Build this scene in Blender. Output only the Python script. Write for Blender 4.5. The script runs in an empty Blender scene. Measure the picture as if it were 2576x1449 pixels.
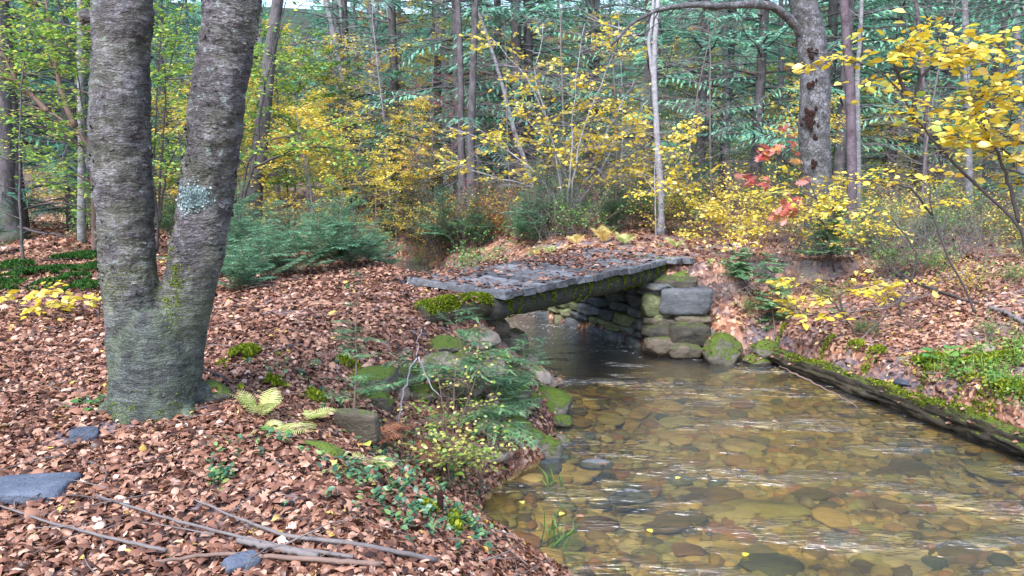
import bpy, bmesh, math, random
import numpy as np
from mathutils import Vector, Matrix
from mathutils.bvhtree import BVHTree
R = math.radians
scene = bpy.context.scene
COL = scene.collection

# ------------------------------------------------------------------ camera, sky, sun, exposure
EYE, PITCH, F = 1.7, R(8.6), 2147.0
cam = bpy.data.objects.new('camera', bpy.data.cameras.new('camera')); COL.objects.link(cam)
cam.location = (0, 0, EYE); cam.rotation_euler = (R(90) - PITCH, 0, 0)
cam.data.sensor_width = 36; cam.data.lens = 36 * F / 2576
cam.data.clip_start = .1; cam.data.clip_end = 900
scene.camera = cam
SUN_EL, SUN_AZ = R(52), R(205)
world = bpy.data.worlds.new('World'); scene.world = world; world.use_nodes = True
wn = world.node_tree; bg = wn.nodes['Background']
sky = wn.nodes.new('ShaderNodeTexSky'); sky.sky_type = 'NISHITA'; sky.sun_disc = False
sky.sun_elevation = SUN_EL; sky.sun_rotation = SUN_AZ; sky.air_density = 1.2; sky.dust_density = 1.2; sky.ozone_density = 2.0
wn.links.new(sky.outputs[0], bg.inputs[0]); bg.inputs[1].default_value = .15
sl = bpy.data.lights.new('sun', 'SUN'); sl.energy = 2.3; sl.angle = R(28); sl.color = (.95, .96, 1)
sun = bpy.data.objects.new('sun', sl); COL.objects.link(sun)
sd = Vector((math.sin(SUN_AZ) * math.cos(SUN_EL), math.cos(SUN_AZ) * math.cos(SUN_EL), math.sin(SUN_EL)))
sun.rotation_euler = sd.to_track_quat('Z', 'Y').to_euler()
vs = scene.view_settings; vs.view_transform = 'Standard'; vs.look = 'None'; vs.gamma = 1; vs.exposure = 1.75
cy = scene.cycles
cy.max_bounces = 6; cy.diffuse_bounces = 3; cy.glossy_bounces = 2; cy.transmission_bounces = 3
cy.transparent_max_bounces = 6; cy.caustics_reflective = False; cy.caustics_refractive = False
cy.use_denoising = True; cy.sample_clamp_indirect = 4

# ------------------------------------------------------------------ maths helpers
def ray(u, v):
    x, y = (u - 1288) / F, -(v - 724.5) / F
    return np.array([x, math.cos(PITCH) + y * math.sin(PITCH), y * math.cos(PITCH) - math.sin(PITCH)])
def pt(u, v, Y):
    d = ray(u, v); return np.array([0, 0, EYE]) + d * (Y / d[1])
def at(u, v, z):
    d = ray(u, v); return np.array([0, 0, EYE]) + d * ((z - EYE) / d[2])
def _h(ix, iy, iz, s):
    n = (ix.astype(np.int64) * 73856093) ^ (iy.astype(np.int64) * 19349663) ^ (iz.astype(np.int64) * 83492791) ^ (s * 2654435)
    n = (n ^ (n >> 13)) * 1274126177 & 0x7fffffff
    n = (n ^ (n >> 15)) * 1103515245 & 0x7fffffff
    return ((n ^ (n >> 12)) & 0xffff) / 65535.0
def vnoise(p, s=0):
    p = np.asarray(p, float); i = np.floor(p).astype(np.int64); f = p - i; f = f * f * (3 - 2 * f)
    r = 0
    for a in (0, 1):
        wx = f[:, 0] if a else 1 - f[:, 0]
        for b in (0, 1):
            wy = f[:, 1] if b else 1 - f[:, 1]
            for c in (0, 1):
                wz = f[:, 2] if c else 1 - f[:, 2]
                r = r + wx * wy * wz * _h(i[:, 0] + a, i[:, 1] + b, i[:, 2] + c, s)
    return r * 2 - 1
def fbm(p, o=4, s=0):
    r = 0; a = .5; p = np.asarray(p, float)
    for k in range(o): r = r + a * vnoise(p, s + k * 17); p = p * 2.03 + 5.1; a *= .5
    return r
def sm(a, b, x):
    t = np.clip((x - a) / (b - a), 0, 1); return t * t * (3 - 2 * t)
def unit(v):
    v = np.asarray(v, float); return v / (np.linalg.norm(v, axis=-1, keepdims=True) + 1e-9)

# ------------------------------------------------------------------ mesh builder
class MB:
    def __init__(s): s.v = []; s.f = []; s.r = []; s.m = []; s.n = 0
    def add(s, v, f, rnd=0., mi=0):
        v = np.asarray(v, float)
        s.v.append(v); s.r.append(np.broadcast_to(np.asarray(rnd, float), (len(v),)))
        for k in (f if isinstance(f, list) else [f]):
            k = np.asarray(k, np.int64)
            if len(k): s.f.append(k + s.n); s.m.append(np.full(len(k), mi))
        s.n += len(v)
        return s
    def mesh(s, name, mats, smooth=True):
        me = bpy.data.meshes.new(name)
        V = np.concatenate(s.v); me.vertices.add(len(V)); me.vertices.foreach_set('co', V.astype(np.float32).ravel())
        L = np.concatenate([f.ravel() for f in s.f]); me.loops.add(len(L)); me.loops.foreach_set('vertex_index', L.astype(np.int32))
        tot = np.concatenate([np.full(len(f), f.shape[1]) for f in s.f]); st = np.concatenate([[0], np.cumsum(tot)[:-1]])
        me.polygons.add(len(tot)); me.polygons.foreach_set('loop_start', st.astype(np.int32))
        me.polygons.foreach_set('loop_total', tot.astype(np.int32))
        me.polygons.foreach_set('material_index', np.concatenate(s.m).astype(np.int32))
        me.polygons.foreach_set('use_smooth', np.full(len(tot), smooth))
        a = me.attributes.new('rnd', 'FLOAT', 'POINT'); a.data.foreach_set('value', np.concatenate(s.r).astype(np.float32))
        for m in (mats if isinstance(mats, (list, tuple)) else [mats]): me.materials.append(m)
        me.update(calc_edges=True); me.validate()
        return me
def link(name, me, parent=None, loc=(0, 0, 0), rz=0.):
    o = bpy.data.objects.new(name, me); COL.objects.link(o); o.location = loc; o.rotation_euler = (0, 0, rz)
    if parent: o.parent = parent
    return o
def tag(o, label=None, cat=None, group=None, kind=None):
    if label: o['label'] = label
    if cat: o['category'] = cat
    if group: o['group'] = group
    if kind: o['kind'] = kind
    return o
def thing(name, label, cat, loc, group=None, rz=0.):
    o = link(name, None, None, tuple(loc), rz); o.empty_display_size = .1
    return tag(o, label, cat, group)
def dup(o, loc, rz=0., sc=1., label=None, group=None):
    def cp(a, par):
        c = a.copy(); COL.objects.link(c); c.parent = par
        for ch in list(a.children): cp(ch, c)
        return c
    c = cp(o, None); c.location = tuple(loc); c.rotation_euler = (0, 0, rz); c.scale = (sc, sc, sc)
    if label: c['label'] = label
    if group: c['group'] = group
    return c

def tube(mb, P, r, n=6, rnd=0., mi=0, cap=True):
    P = np.asarray(P, float); m = len(P); r = np.broadcast_to(np.asarray(r, float), (m,))
    T = unit(np.gradient(P, axis=0))
    a = np.array([0, 0, 1.]) if abs(T[0, 2]) < .9 else np.array([1., 0, 0])
    N = np.zeros_like(P); N[0] = unit(np.cross(T[0], a))
    for k in range(1, m):
        q = N[k - 1] - T[k] * np.dot(N[k - 1], T[k]); N[k] = q / (np.linalg.norm(q) + 1e-9)
    B = np.cross(T, N)
    th = np.arange(n) * 2 * np.pi / n
    V = P[:, None] + r[:, None, None] * (np.cos(th)[None, :, None] * N[:, None] + np.sin(th)[None, :, None] * B[:, None])
    i = np.arange(m - 1)[:, None] * n; j = np.arange(n)[None]; j2 = (j + 1) % n
    Q = np.stack([i + j, i + j2, i + n + j2, i + n + j], -1).reshape(-1, 4)
    fs = [Q]
    if cap: fs.append(np.arange(n)[None, ::-1]); fs.append((np.arange(n) + (m - 1) * n)[None])
    mb.add(V.reshape(-1, 3), fs, rnd, mi)
def resample(P, n):
    P = np.asarray(P, float); d = np.concatenate([[0], np.cumsum(np.linalg.norm(np.diff(P, axis=0), axis=1))])
    t = np.linspace(0, d[-1], n)
    # smooth interpolation (catmull-rom through cubic via repeated linear + smoothing)
    Q = np.stack([np.interp(t, d, P[:, k]) for k in range(P.shape[1])], 1)
    for _ in range(max(1, n // (3 * len(P)))):
        Q[1:-1] = .25 * Q[:-2] + .5 * Q[1:-1] + .25 * Q[2:]
    return Q
def scatter(mb, tv, tf, P, X, Z, S, rnd, mi=0):
    """copy a template (x = length axis, z = normal) to N places"""
    P = np.asarray(P, float); N = len(P)
    if not N: return
    X = unit(X); Y = unit(np.cross(Z, X)); Z = np.cross(X, Y)
    S = np.broadcast_to(np.asarray(S, float), (N,))
    M = np.stack([X, Y, Z], -1) * S[:, None, None]
    V = np.einsum('nij,kj->nki', M, tv) + P[:, None]
    k = len(tv); off = (np.arange(N) * k)[:, None, None]
    fs = [(np.asarray(f)[None] + off).reshape(-1, np.asarray(f).shape[1]) for f in tf]
    mb.add(V.reshape(-1, 3), fs, np.repeat(np.broadcast_to(rnd, (N,)), k), mi)

def leaf_t(w=.32, curl=.0, fold=.0, n=4):
    """ovate leaf, unit long, 2 quads wide"""
    x = np.linspace(0, 1, n + 1); h = w * np.sin(np.pi * np.clip(x ** .8, 0, 1)) ** .8 + .004
    h[-1] = .004
    z = curl * np.sin(x * np.pi * .9) - curl * x * .3
    V = []
    for a in range(n + 1):
        V += [(x[a], -h[a], z[a] + fold * h[a] * 1.2), (x[a], 0, z[a]), (x[a], h[a], z[a] + fold * h[a])]
    Q = [(3 * a + b, 3 * a + 3 + b, 3 * a + 4 + b, 3 * a + 1 + b) for a in range(n) for b in (0, 1)]
    return np.array(V), [np.array(Q)]
def quad_leaf(w=.3):
    return np.array([(0, 0, 0), (.45, -w, .06), (1, 0, 0), (.45, w, .06)]), [np.array([(0, 1, 2, 3)])]
def oak_t():
    xs = [0, .15, .28, .36, .5, .56, .7, .76, .88, 1]; hs = [.02, .06, .26, .1, .36, .12, .32, .1, .16, .01]
    V = []
    for x, h in zip(xs, hs): V += [(x + (.08 if h > .15 else 0), -h, .12 * h), (x, 0, 0), (x + (.08 if h > .15 else 0), h, .12 * h)]
    Q = [(3 * a + b, 3 * a + 3 + b, 3 * a + 4 + b, 3 * a + 1 + b) for a in range(len(xs) - 1) for b in (0, 1)]
    return np.array(V), [np.array(Q)]
def feather_t(n=10, w=.034, L=.30):
    """flat conifer sprig, unit long: leaflets on both sides of a rib"""
    V = [(0, -.012, 0), (0, .012, 0), (1, .006, -.05), (1, -.006, -.05)]; Q = [(0, 3, 2, 1)]
    for k in range(n):
        x = .06 + .9 * k / n; l = L * (1 - .75 * (x ** 1.5))
        for s in (-1, 1):
            b = len(V); dx = l * .62
            V += [(x, 0, -.05 * x), (x + dx * .5 - w * .6, s * l * .5, .02), (x + dx, s * l, -.03), (x + dx * .5 + w, s * l * .42, .0)]
            Q.append((b, b + 1, b + 2, b + 3))
    return np.array(V), [np.array(Q)]
def needles_t(n=18):
    """hemlock twiglet close up: short flat needles in two ranks"""
    V = [(0, -.008, 0), (0, .008, 0), (1, .004, -.03), (1, -.004, -.03)]; Q = [(0, 3, 2, 1)]
    for k in range(n):
        x = .03 + .95 * k / n; l = .14 * (1 - .5 * x)
        for s in (-1, 1):
            b = len(V); w = .017
            V += [(x, 0, 0), (x + .03 - w, s * l * .6, .01), (x + .05, s * l, -.01), (x + .03 + w, s * l * .6, .0)]
            Q.append((b, b + 1, b + 2, b + 3))
    return np.array(V), [np.array(Q)]
def leaf_c(seed):
    g = np.random.default_rng(seed); n = 5; w = g.uniform(.2, .34); x = np.linspace(0, 1, n + 1); h = w * np.sin(np.pi * x ** g.uniform(.7, 1.1)) ** .8 + .004
    bend = g.uniform(-.25, .4); fold = g.uniform(-.5, 1.1); tw = g.uniform(-1.4, 1.4); V = []
    for a in range(n + 1):
        z = bend * math.sin(x[a] * 2.6); y0 = g.normal(0, .02); c, s_ = math.cos(tw * (x[a] - .4)), math.sin(tw * (x[a] - .4))
        for sg in (-1, 0, 1):
            e = h[a] * (1 + g.normal(0, .16)) * sg if 0 < a < n else sg * .006; zz = abs(e) * fold + (g.normal(0, .035) if sg else 0)
            V.append((x[a] + (g.normal(0, .02) if sg else 0), y0 + e * c - zz * s_, z + e * s_ + zz * c))
    return np.array(V), [np.array([(3 * a + b, 3 * a + 3 + b, 3 * a + 4 + b, 3 * a + 1 + b) for a in range(n) for b in (0, 1)])]
LEAF = leaf_t(.3, .06, .15, 3); QLEAF = quad_leaf(.32); FEA = feather_t(); CFE = feather_t(9, .022, .17); NEE = needles_t(); OAK = oak_t()

# ------------------------------------------------------------------ materials
def nm(name):
    m = bpy.data.materials.new(name); m.use_nodes = True; m.node_tree.nodes.clear(); return m
class NT:
    def __init__(s, m): s.t = m.node_tree
    def n(s, typ, ins=None, **kw):
        x = s.t.nodes.new('ShaderNode' + typ)
        for k, v in kw.items(): setattr(x, k, v)
        for k, v in (ins or {}).items():
            i = x.inputs[k]
            if isinstance(v, bpy.types.NodeSocket): s.t.links.new(v, i)
            elif isinstance(v, tuple) and len(v) == 3 and i.type == 'RGBA': i.default_value = (*v, 1)
            else: i.default_value = v
        return x
    def ramp(s, fac, stops):
        x = s.n('ValToRGB', {0: fac}); e = x.color_ramp.elements
        while len(e) < len(stops): e.new(.5)
        for k, (p, c) in enumerate(stops):
            e[k].position = p; e[k].color = (*c, 1) if isinstance(c, tuple) else (c, c, c, 1)
        return x.outputs[0]
    def noise(s, vec, scale, detail=3, rough=.6, dist=0):
        return s.n('TexNoise', {'Vector': vec, 'Scale': scale, 'Detail': detail, 'Roughness': rough, 'Distortion': dist}).outputs[0]
    def mapv(s, vec, sc): return s.n('Mapping', {'Vector': vec, 'Scale': sc}).outputs[0]
    def mix(s, fac, a, b, blend='MIX'):
        x = s.n('Mix', data_type='RGBA', blend_type=blend)
        for k, v in ((0, fac), (6, a), (7, b)):
            if isinstance(v, bpy.types.NodeSocket): s.t.links.new(v, x.inputs[k])
            else: x.inputs[k].default_value = (*v, 1) if isinstance(v, tuple) else v
        return x.outputs[2]
    def math(s, op, a, b=0., clamp=False):
        x = s.n('Math', {0: a, 1: b}, operation=op); x.use_clamp = clamp; return x.outputs[0]
    def out(s, sh): s.n('OutputMaterial', {'Surface': sh})
def mat_leaf(name, stops, trans=.35, gloss=.04, objvar=.0):
    m = nm(name); t = NT(m)
    a = t.n('Attribute', attribute_name='rnd').outputs['Fac']
    c = t.ramp(a, stops)
    if objvar:
        oi = t.n('ObjectInfo').outputs['Random']
        h = t.n('HueSaturation', {'Color': c, 'Hue': t.math('MULTIPLY_ADD', oi, objvar), 'Value': 1.0})
        h.inputs['Hue'].links[0].from_node.inputs[2].default_value = .5 - objvar / 2
        c = h.outputs[0]
    d = t.n('BsdfDiffuse', {'Color': c}).outputs[0]; tr = t.n('BsdfTranslucent', {'Color': c}).outputs[0]
    s = t.n('MixShader', {0: trans, 1: d, 2: tr}).outputs[0]
    if gloss:
        g = t.n('BsdfGlossy', {'Color': (1., 1., 1.), 'Roughness': .42}).outputs[0]
        s = t.n('MixShader', {0: gloss, 1: s, 2: g}).outputs[0]
    t.out(s); return m
def mat_bark(name, stops, scale=(6, 6, 30), moss=0., bump=.5, mosscol=(.06, .10, .015), mossh=1.2, sc=1.):
    m = nm(name); t = NT(m)
    o = t.n('TexCoord').outputs['Object']
    v = t.mapv(o, scale)
    n1 = t.noise(v, sc, 5, .65, .4); n2 = t.noise(o, 3.2 * sc, 3); n3 = t.noise(v, 3.1 * sc, 4, .7)
    c = t.ramp(t.math('ADD', t.math('MULTIPLY', n1, .6), t.math('MULTIPLY', n3, .4)), stops)
    c = t.mix(t.math('MULTIPLY', t.ramp(n2, [(.4, 0.), (.62, 1.)]), .45), c, (stops[-1][1]), 'MIX')
    if moss:
        z = t.n('SeparateXYZ', {0: o}).outputs[2]
        k = t.math('MULTIPLY', t.ramp(t.noise(o, 4.5, 4, .7), [(.42, 0.), (.6, 1.)]),
                   t.n('MapRange', {'Value': z, 'From Min': 0., 'From Max': mossh, 'To Min': moss, 'To Max': moss * .12}).outputs[0], True)
        c = t.mix(k, c, mosscol)
    b = t.n('Bump', {'Height': t.math('ADD', n1, t.math('MULTIPLY', n3, .5)), 'Strength': bump, 'Distance': .03}).outputs[0]
    p = t.n('BsdfPrincipled', {'Base Color': c, 'Roughness': .85, 'Normal': b}); p.inputs['Specular IOR Level'].default_value = .25
    t.out(p.outputs[0]); return m
def mat_bark2(name, dark, mid, pale, cs=(4., 4., 22.), hs=(7., 7., 62.), moss=.6, mosscol=(.07, .085, .018), mossh=1.5, lich=(.30, .36, .34), crk=.5):
    m = nm(name); t = NT(m); o = t.n('TexCoord').outputs['Object']
    wob = t.n('VectorMath', {0: o, 1: t.n('VectorMath', {0: t.n('TexNoise', {'Vector': o, 'Scale': 7., 'Detail': 3.}).outputs['Color'], 1: (.09, .09, .09)}, operation='MULTIPLY').outputs[0]}, operation='ADD').outputs[0]
    streak = t.noise(t.mapv(wob, hs), 1., 4, .6); blot = t.noise(wob, 7., 6, .72); big = t.noise(o, 2.1, 3, .6); fine = t.noise(o, 70., 3, .7)
    ve = t.n('TexVoronoi', {'Vector': t.mapv(wob, cs), 'Scale': 2.6, 'Randomness': 1.}, feature='DISTANCE_TO_EDGE').outputs[0]
    crack = t.ramp(ve, [(.0, 0.), (.10, 1.)])
    a = t.math('ADD', t.math('MULTIPLY', streak, .30), t.math('ADD', t.math('MULTIPLY', blot, .48), t.math('MULTIPLY', big, .22)))
    a = t.math('ADD', a, t.math('MULTIPLY', t.math('SUBTRACT', fine, .5), .25))
    c = t.ramp(a, [(.38, dark), (.50, mid), (.62, pale), (.74, tuple(min(1, x * 1.6) for x in pale))])
    c = t.mix(t.math('MULTIPLY', t.math('SUBTRACT', 1., crack), t.math('MULTIPLY', t.ramp(big, [(.45, 0.), (.6, 1.)]), crk)), c, tuple(x * .5 for x in dark))
    c = t.mix(t.math('MULTIPLY', t.ramp(t.noise(o, 13., 5, .75), [(.60, 0.), (.66, 1.)]), .55), c, lich)
    z = t.n('SeparateXYZ', {0: o}).outputs[2]
    k = t.math('MULTIPLY', t.ramp(t.noise(wob, 3.4, 5, .72), [(.44, 0.), (.58, 1.)]), t.n('MapRange', {'Value': z, 'From Min': 0., 'From Max': mossh, 'To Min': moss, 'To Max': moss * .3}).outputs[0], True)
    c = t.mix(k, c, t.mix(blot, mosscol, tuple(x * 1.8 for x in mosscol)))
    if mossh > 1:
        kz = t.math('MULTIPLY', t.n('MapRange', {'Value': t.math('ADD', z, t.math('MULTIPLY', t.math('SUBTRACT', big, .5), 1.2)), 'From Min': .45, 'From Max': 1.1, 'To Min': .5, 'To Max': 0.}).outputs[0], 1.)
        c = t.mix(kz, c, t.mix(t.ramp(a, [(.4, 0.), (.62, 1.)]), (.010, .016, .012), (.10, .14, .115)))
    h = t.math('ADD', t.math('MULTIPLY', crack, crk * .4), t.math('ADD', t.math('MULTIPLY', streak, .45), t.math('ADD', blot, t.math('MULTIPLY', fine, .5))))
    b = t.n('Bump', {'Height': h, 'Strength': .9, 'Distance': .022}).outputs[0]
    p = t.n('BsdfPrincipled', {'Base Color': c, 'Roughness': .72, 'Normal': b}); p.inputs['Specular IOR Level'].default_value = .4
    t.out(p.outputs[0]); return m
def mat_stone(name, stops, moss=.6, mosscol=(.060, .085, .010), thr=.35, wet=0.):
    m = nm(name); t = NT(m)
    o = t.n('TexCoord').outputs['Object']; g = t.n('NewGeometry')
    n1 = t.noise(o, 5, 8, .72, .3); n2 = t.noise(t.mapv(o, (3, 3, 14)), 2, 4); n3 = t.noise(o, 40, 3, .7)
    oi = t.n('ObjectInfo').outputs['Random']
    f = t.math('ADD', t.math('MULTIPLY', n1, .5), t.math('MULTIPLY', n2, .3)); f = t.math('ADD', f, t.math('MULTIPLY', oi, .2))
    c = t.ramp(f, stops)
    nz = t.n('SeparateXYZ', {0: g.outputs['Normal']}).outputs[2]
    mn = t.noise(o, 6.5, 5, .7)
    k = t.math('ADD', t.math('MULTIPLY', nz, .55), t.math('MULTIPLY', mn, 1.2))
    k = t.math('ADD', k, t.math('MULTIPLY', t.math('SUBTRACT', t.noise(o, 26., 4, .75), .5), .55))
    k = t.math('MULTIPLY', t.ramp(t.math('ADD', k, thr - 1.0), [(.33, 0.), (.55, 1.)]), moss, True)
    mc = t.mix(t.noise(o, 30, 3), mosscol, tuple(x * 2.3 for x in mosscol))
    c = t.mix(k, c, mc)
    h = t.math('ADD', t.math('MULTIPLY', n1, 1.), t.math('MULTIPLY', n3, t.n('MapRange', {'Value': k, 'To Min': .25, 'To Max': .9}).outputs[0]))
    b = t.n('Bump', {'Height': h, 'Strength': .9, 'Distance': .05}).outputs[0]
    p = t.n('BsdfPrincipled', {'Base Color': c, 'Roughness': .8 - wet * .45, 'Normal': b}); p.inputs['Specular IOR Level'].default_value = .3
    t.out(p.outputs[0]); return m
def mat_plain(name, col, col2, scale=8, rough=.8, bump=.3):
    m = nm(name); t = NT(m); o = t.n('TexCoord').outputs['Object']
    n = t.noise(o, scale, 5, .7)
    b = t.n('Bump', {'Height': n, 'Strength': bump, 'Distance': .02}).outputs[0]
    p = t.n('BsdfPrincipled', {'Base Color': t.mix(n, col, col2), 'Roughness': rough, 'Normal': b}); p.inputs['Specular IOR Level'].default_value = .25
    t.out(p.outputs[0]); return m

M_litter = mat_leaf('fallen_leaf', [(0, (.020, .010, .009)), (.25, (.085, .038, .026)), (.5, (.24, .108, .068)), (.7, (.38, .20, .13)), (.84, (.52, .32, .23)), (.92, (.68, .50, .40)), (.95, (.55, .38, .10)), (1, (.45, .27, .06))], .15, .025)
M_yellow = mat_leaf('yellow_leaf', [(0, (.42, .24, .03)), (.15, (.66, .46, .04)), (.5, (.82, .62, .05)), (.8, (.88, .76, .20)), (.92, (.55, .55, .10)), (1, (.30, .38, .06))], .45, .05)
M_gold = mat_leaf('golden_leaf', [(0, (.58, .34, .03)), (.4, (.84, .62, .07)), (.8, (.92, .78, .22)), (1, (.40, .42, .08))], .5, .02, .02)
M_lime = mat_leaf('lime_leaf', [(0, (.08, .20, .04)), (.5, (.22, .38, .06)), (.8, (.42, .54, .10)), (1, (.66, .60, .10))], .45, .03)
M_green = mat_leaf('green_leaf', [(0, (.05, .16, .04)), (.6, (.12, .30, .07)), (1, (.30, .42, .08))], .4, .03)
M_red = mat_leaf('red_leaf', [(0, (.40, .05, .05)), (.4, (.58, .13, .10)), (.75, (.66, .26, .20)), (1, (.7, .34, .08))], .4, .1)
M_rust = mat_leaf('rust_leaf', [(0, (.40, .11, .04)), (.5, (.62, .26, .06)), (1, (.75, .45, .10))], .4, .02)
M_crimson = mat_leaf('crimson_leaf', [(0, (.20, .03, .05)), (1, (.50, .07, .10))], .4, .02)
M_hem = mat_leaf('hemlock_needles', [(0, (.02, .085, .06)), (.6, (.06, .21, .14)), (1, (.16, .37, .22))], .2, .03, .05)
M_pine = mat_leaf('pine_needles', [(0, (.035, .15, .095)), (.5, (.12, .37, .24)), (1, (.30, .60, .37))], .25, .03, .04)
M_hemmid = mat_leaf('teal_hemlock_needles', [(0, (.03, .085, .05)), (.45, (.11, .26, .145)), (1, (.38, .56, .30))], .25, .03)
M_hemfg = mat_leaf('young_hemlock_needles', [(0, (.03, .085, .04)), (.5, (.11, .24, .10)), (1, (.34, .50, .20))], .25, .05)
M_cover = mat_leaf('ground_plant', [(0, (.02, .08, .04)), (.5, (.06, .17, .08)), (.85, (.14, .25, .07)), (1, (.35, .38, .10))], .3, .05)
M_fern = mat_leaf('fern_frond', [(0, (.30, .40, .08)), (.6, (.55, .58, .20)), (1, (.70, .66, .35))], .4, .02)
M_ferngold = mat_leaf('golden_fern_frond', [(0, (.50, .30, .06)), (1, (.82, .66, .26))], .4, .02)
M_fernbrown = mat_leaf('withered_fern_frond', [(0, (.16, .05, .03)), (1, (.36, .15, .08))], .3, .02)
M_grass = mat_leaf('grass_blade', [(0, (.05, .14, .02)), (.6, (.13, .27, .04)), (1, (.34, .38, .08))], .35, .03)
M_moss = mat_leaf('moss_tuft', [(0, (.06, .09, .01)), (.6, (.15, .19, .015)), (1, (.32, .34, .04))], .2, 0)
M_mossdark = mat_leaf('dark_moss_tuft', [(0, (.012, .04, .012)), (.6, (.03, .085, .02)), (1, (.08, .15, .03))], .2, 0)
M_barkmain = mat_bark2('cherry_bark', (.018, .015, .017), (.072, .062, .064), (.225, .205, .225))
M_barkgrey = mat_bark('grey_bark', [(.3, (.05, .045, .045)), (.5, (.16, .15, .155)), (.7, (.36, .35, .37))], (7, 7, 18), .5, .7)
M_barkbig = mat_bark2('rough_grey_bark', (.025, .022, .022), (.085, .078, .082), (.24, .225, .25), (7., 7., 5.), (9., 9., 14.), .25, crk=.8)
M_barkdark = mat_bark('dark_bark', [(.3, (.02, .018, .02)), (.5, (.07, .06, .065)), (.7, (.17, .15, .16))], (14, 14, 4), .5, .8)
M_barkpale = mat_bark('pale_bark', [(.3, (.08, .075, .08)), (.5, (.23, .215, .235)), (.7, (.44, .42, .45))], (5, 5, 14), 0, .3)
M_barkpink = mat_bark('reddish_bark', [(.3, (.03, .02, .024)), (.5, (.085, .06, .07)), (.7, (.20, .155, .18))], (8, 8, 10), 0, .5)
M_twig = mat_plain('twig_bark', (.075, .06, .055), (.21, .18, .175), 9)
M_twigdark = mat_plain('dark_twig_bark', (.03, .025, .025), (.10, .08, .08), 9)
M_twigbrown = mat_plain('brown_twig_bark', (.10, .06, .045), (.24, .16, .13), 9)
M_stone = mat_stone('bank_stone', [(.3, (.10, .08, .07)), (.5, (.26, .20, .16)), (.7, (.42, .34, .28))], .9, thr=.33)
M_stonemoss = mat_stone('mossy_stone', [(.3, (.06, .06, .05)), (.5, (.16, .14, .11)), (.7, (.3, .24, .19))], 1., thr=.62)
M_wall = mat_stone('wall_stone', [(.3, (.03, .034, .036)), (.48, (.08, .085, .085)), (.62, (.17, .165, .155)), (.78, (.30, .25, .20))], .6, thr=.05)
M_wallgreen = mat_stone('green_wall_stone', [(.3, (.05, .06, .035)), (.5, (.14, .15, .07)), (.7, (.26, .23, .14))], .8, thr=.32)
M_slate = mat_stone('slate', [(.3, (.03, .036, .05)), (.5, (.075, .088, .12)), (.7, (.15, .17, .22))], .0)
M_wing = mat_stone('bank_wall_stone', [(.3, (.02, .02, .016)), (.5, (.075, .062, .045)), (.72, (.20, .15, .105))], .9, thr=.30)
M_block = mat_stone('cut_block', [(.36, (.09, .045, .03)), (.44, (.07, .07, .075)), (.6, (.13, .13, .135)), (.75, (.24, .20, .18))], .25, thr=.1)

# ------------------------------------------------------------------ terrain
WZ = -1.12
A0 = at(1262, 738, .22)[:2]; B0 = at(1712, 647, .22)[:2]; D0 = at(1025, 699, .22)[:2]
SX = unit(B0 - A0); LEN = np.linalg.norm(B0 - A0); SY = unit(D0 - A0); WID = np.linalg.norm(D0 - A0)
SYN = np.array([-SX[1], SX[0]])
def wl(u, v): return tuple(at(u, v, WZ)[:2])
SL = [(3.5, -12), (2.6, -4), (1.9, 1), (.95, 4), wl(1420, 1449), wl(1330, 1400), wl(1215, 1350), wl(1200, 1300), wl(1235, 1240), wl(1310, 1190), wl(1370, 1160),
      wl(1385, 1110), wl(1400, 1060), wl(1390, 990), (.27, 10.4), (.16, 11.2), (-.5, 12.6), (-1.4, 14.3), (-2.4, 17), (-4.4, 20.8), (-9, 23.6), (-16, 26), (-40, 32)]
SR = [(13, -12), (10.5, -4), (8.5, 2), (6.7, 5.6), wl(2640, 1165), wl(2576, 1140), wl(2400, 1075), wl(2200, 1005), wl(2050, 945), wl(1930, 900), wl(1860, 905), wl(1760, 890),
      (2.12, 12.25), (1.25, 13.8), (.41, 15.4), (-.5, 17.5), (-1.9, 21.3), (-2.4, 23.3), (-8, 26.6), (-16, 29.5), (-40, 36)]
SL = np.array(SL); SR = np.array(SR); POLY = np.concatenate([SL, SR[::-1]])
def pd(x, y, L):
    d = np.full(x.shape, 1e9)
    for a, b in zip(L[:-1], L[1:]):
        ab = b - a; t = np.clip(((x - a[0]) * ab[0] + (y - a[1]) * ab[1]) / (ab @ ab), 0, 1)
        d = np.minimum(d, np.hypot(x - a[0] - t * ab[0], y - a[1] - t * ab[1]))
    return d
def inside(x, y):
    c = np.zeros(x.shape, bool); n = len(POLY); j = n - 1
    for i in range(n):
        xi, yi = POLY[i]; xj, yj = POLY[j]
        k = ((yi > y) != (yj > y)) & (x < (xj - xi) * (y - yi) / (yj - yi + 1e-12) + xi); c ^= k; j = i
    return c
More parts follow.
